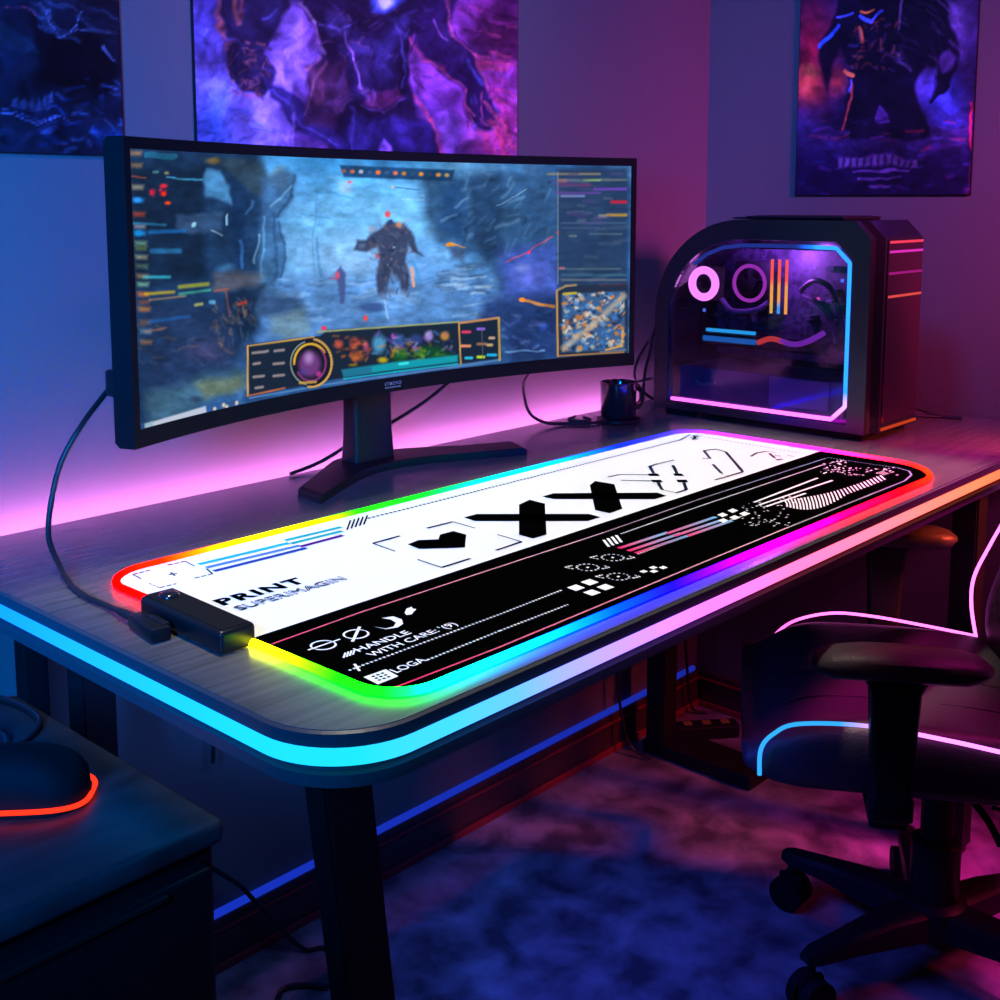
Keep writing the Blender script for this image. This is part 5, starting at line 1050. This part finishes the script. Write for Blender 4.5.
# seat: side bolsters higher than the middle, rounded front
def seat_top(u, y):   # u in -1..1 across
    b = abs(u)
    base = 0.448 + (0.046 if u < 0 else 0.022) * max(0.0, (b - 0.55) / 0.45) ** 0.8
    if b > 0.9: base -= 0.03 * ((b - 0.9) / 0.1) ** 2
    f = max(0.0, (y - 0.165) / 0.13); base -= (0.055 if u < -0.6 else 0.075) * f ** 2.0
    r_ = max(0.0, (-0.02 - y) / 0.2); base -= 0.03 * r_
    return base
bm = NB(); rs = []
ys = [-0.22, -0.2, -0.12, -0.04, 0.04, 0.12, 0.18, 0.22, 0.25, 0.272, 0.287, 0.295]
for y in ys:
    k = 1.0 - (0.10 * max(0.0, (y - 0.2) / 0.095) ** 2.5); ring = []
    zb = 0.385 + 0.02 * max(0.0, (y - 0.22) / 0.075) ** 2
    us = [-1, -0.96, -0.9, -0.82, -0.72, -0.6, -0.45, -0.2, 0.0, 0.2, 0.45, 0.6, 0.72, 0.82, 0.9, 0.96, 1]
    for u in us: ring.append(Vector((XC + XW * u * k, y, max(seat_top(u, y), zb + 0.02))))
    ring += [Vector((XC + XW * k, y, zb + 0.012)), Vector((XC + XW * 0.93 * k, y, zb)), Vector((XC, y, zb - 0.004)), Vector((XC - XW * 0.93 * k, y, zb)), Vector((XC - XW * k, y, zb + 0.012))]
    rs.append(ring)
loft(bm, rs)
seat = obj('seat', bm, M['leather'], ch, smooth=True)
m_ = seat.modifiers.new('s', 'SUBSURF'); m_.levels = 1; m_.render_levels = 2
bm = NB()
for u in (-0.56, -0.2, 0.2, 0.56):
    tube(bm, spline([(XC + XW * u, y, seat_top(u, y) - 0.0022) for y in (-0.15, -0.05, 0.05, 0.14, 0.2, 0.24, 0.265)], 4), 0.0022, 6)
obj('seam', bm, M['matte'], seat, smooth=True)
near = spline([(XN - 0.002, 0.270, 0.412), (XN - 0.003, 0.269, 0.448), (XN - 0.003, 0.254, 0.470), (XN - 0.003, 0.222, 0.487), (XN - 0.003, 0.136, 0.492), (XN - 0.003, 0.04, 0.482), (XN - 0.003, -0.04, 0.470), (XN - 0.003, -0.16, 0.452)], 8)
bm = NB(); tube(bm, near, 0.0029, 8); o = obj('light_piping', bm, M['strip'], seat, smooth=True)
def npg(c):
    t = min(1, max(0, (0.17 - c.y) / 0.10)); return tuple(np.array((0.035, 0.45, 1.15)) * (1 - t) + np.array((2.6, 0.5, 2.8)) * t)
set_glow(o, npg)
far = spline([(XF - 0.006, 0.262, 0.395), (XF - 0.006, 0.245, 0.420), (XF - 0.006, 0.21, 0.453), (XF - 0.006, 0.15, 0.472), (XF - 0.006, 0.085, 0.472), (XF - 0.006, 0.0, 0.462), (XF - 0.006, -0.082, 0.450)], 8)
bm = NB(); tube(bm, far, 0.0025, 8); o = obj('light_piping', bm, M['strip'], seat, smooth=True); set_glow(o, lambda c: (3.0, 0.3, 1.7) if c.y > 0.2 else (3.2, 0.42, 2.2))
# backrest, leaning back, with wings
bm = NB(); rs = []
spec = [(0.43, -0.095, 0.21, 0.05), (0.47, -0.08, 0.225, 0.07), (0.53, -0.085, 0.235, 0.08), (0.60, -0.115, 0.245, 0.085), (0.70, -0.15, 0.25, 0.08), (0.82, -0.185, 0.265, 0.08), (0.95, -0.22, 0.27, 0.075), (1.05, -0.25, 0.25, 0.07), (1.15, -0.28, 0.19, 0.06), (1.22, -0.30, 0.15, 0.05), (1.25, -0.31, 0.10, 0.03)]
for z, yf, w, th in spec:
    ring = []
    for u in (-1, -0.92, -0.8, -0.6, -0.3, 0, 0.3, 0.6, 0.8, 0.92, 1):
        yy = yf - 0.035 + 0.035 * max(0, (abs(u) - 0.5) / 0.5) ** 1.2 - (0.012 if abs(u) == 1 else 0)
        ring.append(Vector((XC + w * u, yy, z)))
    for u in (1, 0.85, 0.4, 0, -0.4, -0.85, -1): ring.append(Vector((XC + w * u, yf - 0.04 - th * (0.5 + 0.5 * (1 - abs(u) ** 3)), z - 0.01)))
    rs.append(ring)
loft(bm, rs); back = obj('backrest', bm, M['leather'], ch, smooth=True); m_ = back.modifiers.new('s', 'SUBSURF'); m_.levels = 1; m_.render_levels = 2
for sx in (1, -1):
    if sx > 0: pts = [(0.218, -0.084, 0.447), (0.228, -0.076, 0.50), (0.236, -0.080, 0.546), (0.243, -0.104, 0.60), (0.246, -0.125, 0.645), (0.25, -0.15, 0.71), (0.262, -0.185, 0.82), (0.265, -0.22, 0.95), (0.245, -0.25, 1.05), (0.185, -0.28, 1.15)]
    else: pts = [(2 * XC - x, y, z) for x, y, z in [(0.218, -0.084, 0.447), (0.228, -0.076, 0.50), (0.236, -0.080, 0.546), (0.243, -0.104, 0.60), (0.25, -0.15, 0.71), (0.262, -0.185, 0.82), (0.265, -0.22, 0.95), (0.245, -0.25, 1.05), (0.185, -0.28, 1.15)]]
    bm = NB(); tube(bm, spline(pts, 8), 0.0028, 8); o = obj('light_piping', bm, M['strip'], back, smooth=True); set_glow(o, lambda c: (3.2, 0.45, 2.8))
# arm rests
for sx, x, yo in ((-1, -0.30, 0.006), (1, 0.295, -0.05)):
    bm = NB(); rs = []
    for t, w, h, dz in ((0.0, 0.012, 0.004, 0), (0.05, 0.03, 0.012, 0), (0.15, 0.04, 0.018, 0), (0.4, 0.043, 0.02, 0.001), (0.7, 0.041, 0.02, 0), (0.88, 0.036, 0.018, -0.003), (0.97, 0.026, 0.011, -0.005), (1.0, 0.010, 0.004, -0.006)):
        y = yo - 0.010 + 0.215 * t; rs.append([Vector((x + w * 0.88 * math.cos(a), y, 0.592 + dz + h * math.copysign(abs(math.sin(a)) ** 0.7, math.sin(a)))) for a in [2 * PI * k / 16 for k in range(16)]])
    loft(bm, rs); arm = obj('armrest', bm, M['leather'], ch, smooth=True)
    bm = NB(); rs = []
    for z, d, w in ((0.573, 0.037, 0.022), (0.56, 0.031, 0.021), (0.50, 0.028, 0.02), (0.425, 0.025, 0.018), (0.42, 0.027, 0.021), (0.395, 0.027, 0.021), (0.390, 0.022, 0.017)):
        rs.append([Vector((x + sx * 0.002 + q[0], yo + 0.104 + q[1], z)) for q in rrect(-w, -d, w, d, 0.008, 4)])
    loft(bm, rs); obj('arm_post', bm, M['steel'], arm, smooth=True)
    bm = NB(); box(bm, (min(x, x - sx * 0.12), yo + 0.08, 0.372), (max(x, x - sx * 0.12), yo + 0.128, 0.3838), 0.003); obj('arm_bracket', bm, M['steel'], arm)
bm = NB(); box(bm, (-0.11, -0.12, 0.345), (0.09, 0.12, 0.3795), 0.006); tubev = tube(bm, spline([(-0.05, 0.02, 0.36), (-0.2, -0.02, 0.358), (-0.27, -0.03, 0.352)], 5), 0.005, 8); obj('tilt_mechanism', bm, M['steel'], ch)
bm = NB(); lathe(bm, [(0.024, 0.20), (0.024, 0.3449)], 24); lathe(bm, [(0.033, 0.085), (0.036, 0.10), (0.036, 0.205), (0.030, 0.2095)], 28); obj('gas_column', bm, M['steel'], ch, smooth=True)
bm = NB(); lathe(bm, [(0.030, 0.058), (0.046, 0.065), (0.048, 0.11), (0.038, 0.118)], 28); base = obj('star_base', bm, M['steel'], ch, smooth=True)
for ang in (30, -38, -145, 145, 88):
    d = Vector((math.sin(R(ang)), math.cos(R(ang)), 0)); s_ = Vector((d.y, -d.x, 0)); bm = NB(); rs = []
    for t, w, z0, z1 in ((0.03, 0.030, 0.066, 0.110), (0.10, 0.025, 0.072, 0.112), (0.17, 0.020, 0.078, 0.105), (0.235, 0.016, 0.080, 0.098), (0.25, 0.010, 0.082, 0.094)):
        rs.append([d * t + s_ * (w * a) + Vector((0, 0, z)) for a, z in ((-1, z0), (1, z0), (1, z1 - 0.006), (0.7, z1), (-0.7, z1), (-1, z1 - 0.006))])
    loft(bm, rs); lg = obj('leg', bm, M['steel'], ch, smooth=True)
    c = d * 0.236; off = d * 0.016
    bm = NB(); cyl(bm, c + Vector((0, 0, 0.05)), c + Vector((0, 0, 0.082)), 0.006, n=12); w0 = c + Vector((0, 0, 0.0285))
    for q in (-1, 1): cyl(bm, w0 + s_ * (q * 0.006), w0 + s_ * (q * 0.022), 0.028, n=28)
    box(bm, (-0.0055, -0.02, 0.02), (0.0055, 0.02, 0.056), 0.003, 2, Matrix.Translation(c) @ Matrix.Rotation(-R(ang), 4, 'Z'))
    obj('caster', bm, M['matte'], lg, smooth=True)
cable('chair_cable', [(1.66, 0.565, 0.30), (1.70, 0.545, 0.285), (1.78, 0.52, 0.275), (1.86, 0.50, 0.268), (1.92, 0.46, 0.29), (1.93, 0.44, 0.345)], 0.0035, 'thin black cable drooping beneath the gaming chair seat')

# ================================================================== LIGHT
def area(name, loc_, target, size, energy, color, size_y=None, spread=180):
    l = bpy.data.lights.new(name, 'AREA'); l.energy = energy; l.color = color; l.spread = R(spread)
    if size_y: l.shape = 'RECTANGLE'; l.size = size; l.size_y = size_y
    else: l.size = size
    o = bpy.data.objects.new(name, l); o.location = loc_
    o.rotation_euler = (Vector(target) - Vector(loc_)).to_track_quat('-Z', 'Y').to_euler()
    COL.objects.link(o); return o
area('mat_fill', (1.21, 0.92, 2.3), (1.21, 0.92, 0.75), 1.32, 2.4, (1.0, 0.95, 0.76), 0.56, 5)  # added narrow white light, only there to brighten the mat
area('blue_lamp', (-0.55, 0.25, 1.35), (0.45, 1.46, 1.05), 0.35, 21, (0.0, 0.2, 1.0), None, 70)
area('violet_wall_fill', (1.25, 0.35, 2.45), (1.25, 1.46, 1.35), 0.5, 2.2, (0.62, 0.25, 1.0), 0.3, 38)  # fill added from above to lift the back wall and its posters
area('blue_corner_fill', (1.05, 0.95, 2.4), (2.27, 1.3, 1.2), 0.3, 3.2, (0.0, 0.16, 1.0), None, 60)  # added light tinting the side wall blue near the corner
area('pink_side_lamp', (1.95, -0.2, 1.5), (2.27, 0.75, 1.25), 0.2, 5.0, (1.0, 0.07, 0.6), None, 70)
area('red_tower_fill', (2.06, 0.1, 1.25), (2.03, 0.88, 0.92), 0.15, 0.8, (1.0, 0.08, 0.07), None, 50)  # red light added to tint the tower front alone
area('red_floor_lamp', (2.1, 0.05, 0.9), (2.0, 0.75, 0.3), 0.2, 1.6, (1.0, 0.03, 0.2), None, 120)
area('under_desk_blue', (1.0, 0.98, 0.69), (1.42, 0.88, 0.0), 0.4, 1.6, (0.05, 0.08, 1.0), 0.1, 88)
area('under_desk_wall_fill', (0.85, 1.0, 0.69), (0.95, 1.46, 0.35), 0.3, 0.55, (0.08, 0.22, 1.0), 0.06, 110)  # second blue light, added to brighten the wall under the desk
area('chair_magenta_fill', (2.1, 0.2, 1.7), (1.72, 0.7, 0.3), 0.3, 4.0, (1.0, 0.02, 0.45), None, 36)  # added light, narrowed onto the seat for its magenta tint
area('red_arm_fill', (2.2, 0.25, 1.0), (1.92, 0.74, 0.58), 0.1, 1.6, (1.0, 0.09, 0.03), None, 50)  # added light that reddens the far armrest
pl_ = bpy.data.lights.new('tower_inner_fill', 'POINT'); pl_.energy = 2.2; pl_.color = (0.5, 0.12, 1.0); pl_.shadow_soft_size = 0.02  # unseen point light added to brighten the tower interior
po = bpy.data.objects.new('tower_inner_fill', pl_); po.location = (PX + 0.06, 1.12, 1.055); COL.objects.link(po)
w = bpy.data.worlds.new('room_dark'); scene.world = w; w.use_nodes = True
w.node_tree.nodes['Background'].inputs['Color'].default_value = (0.05, 0.08, 0.3, 1); w.node_tree.nodes['Background'].inputs['Strength'].default_value = 0.05

# ================================================================== CAMERA
cd = bpy.data.cameras.new('camera'); cam = bpy.data.objects.new('camera', cd); COL.objects.link(cam)
cam.location = (0, 0, 1.162); cam.rotation_euler = (R(90 - 7.16), 0, R(-47.5))
cd.sensor_width = 36; cd.lens = 1189 * 36 / 1000; cd.shift_y = -0.15; cd.clip_start = 0.02
scene.camera = cam
scene.view_settings.view_transform = 'Standard'; scene.view_settings.look = 'None'; scene.view_settings.exposure = 0; scene.view_settings.gamma = 1
scene.view_settings.use_curve_mapping = False
cy = scene.cycles
cy.use_denoising = True; cy.sample_clamp_indirect = 4; cy.max_bounces = 6; cy.transparent_max_bounces = 12; cy.caustics_reflective = False; cy.caustics_refractive = False
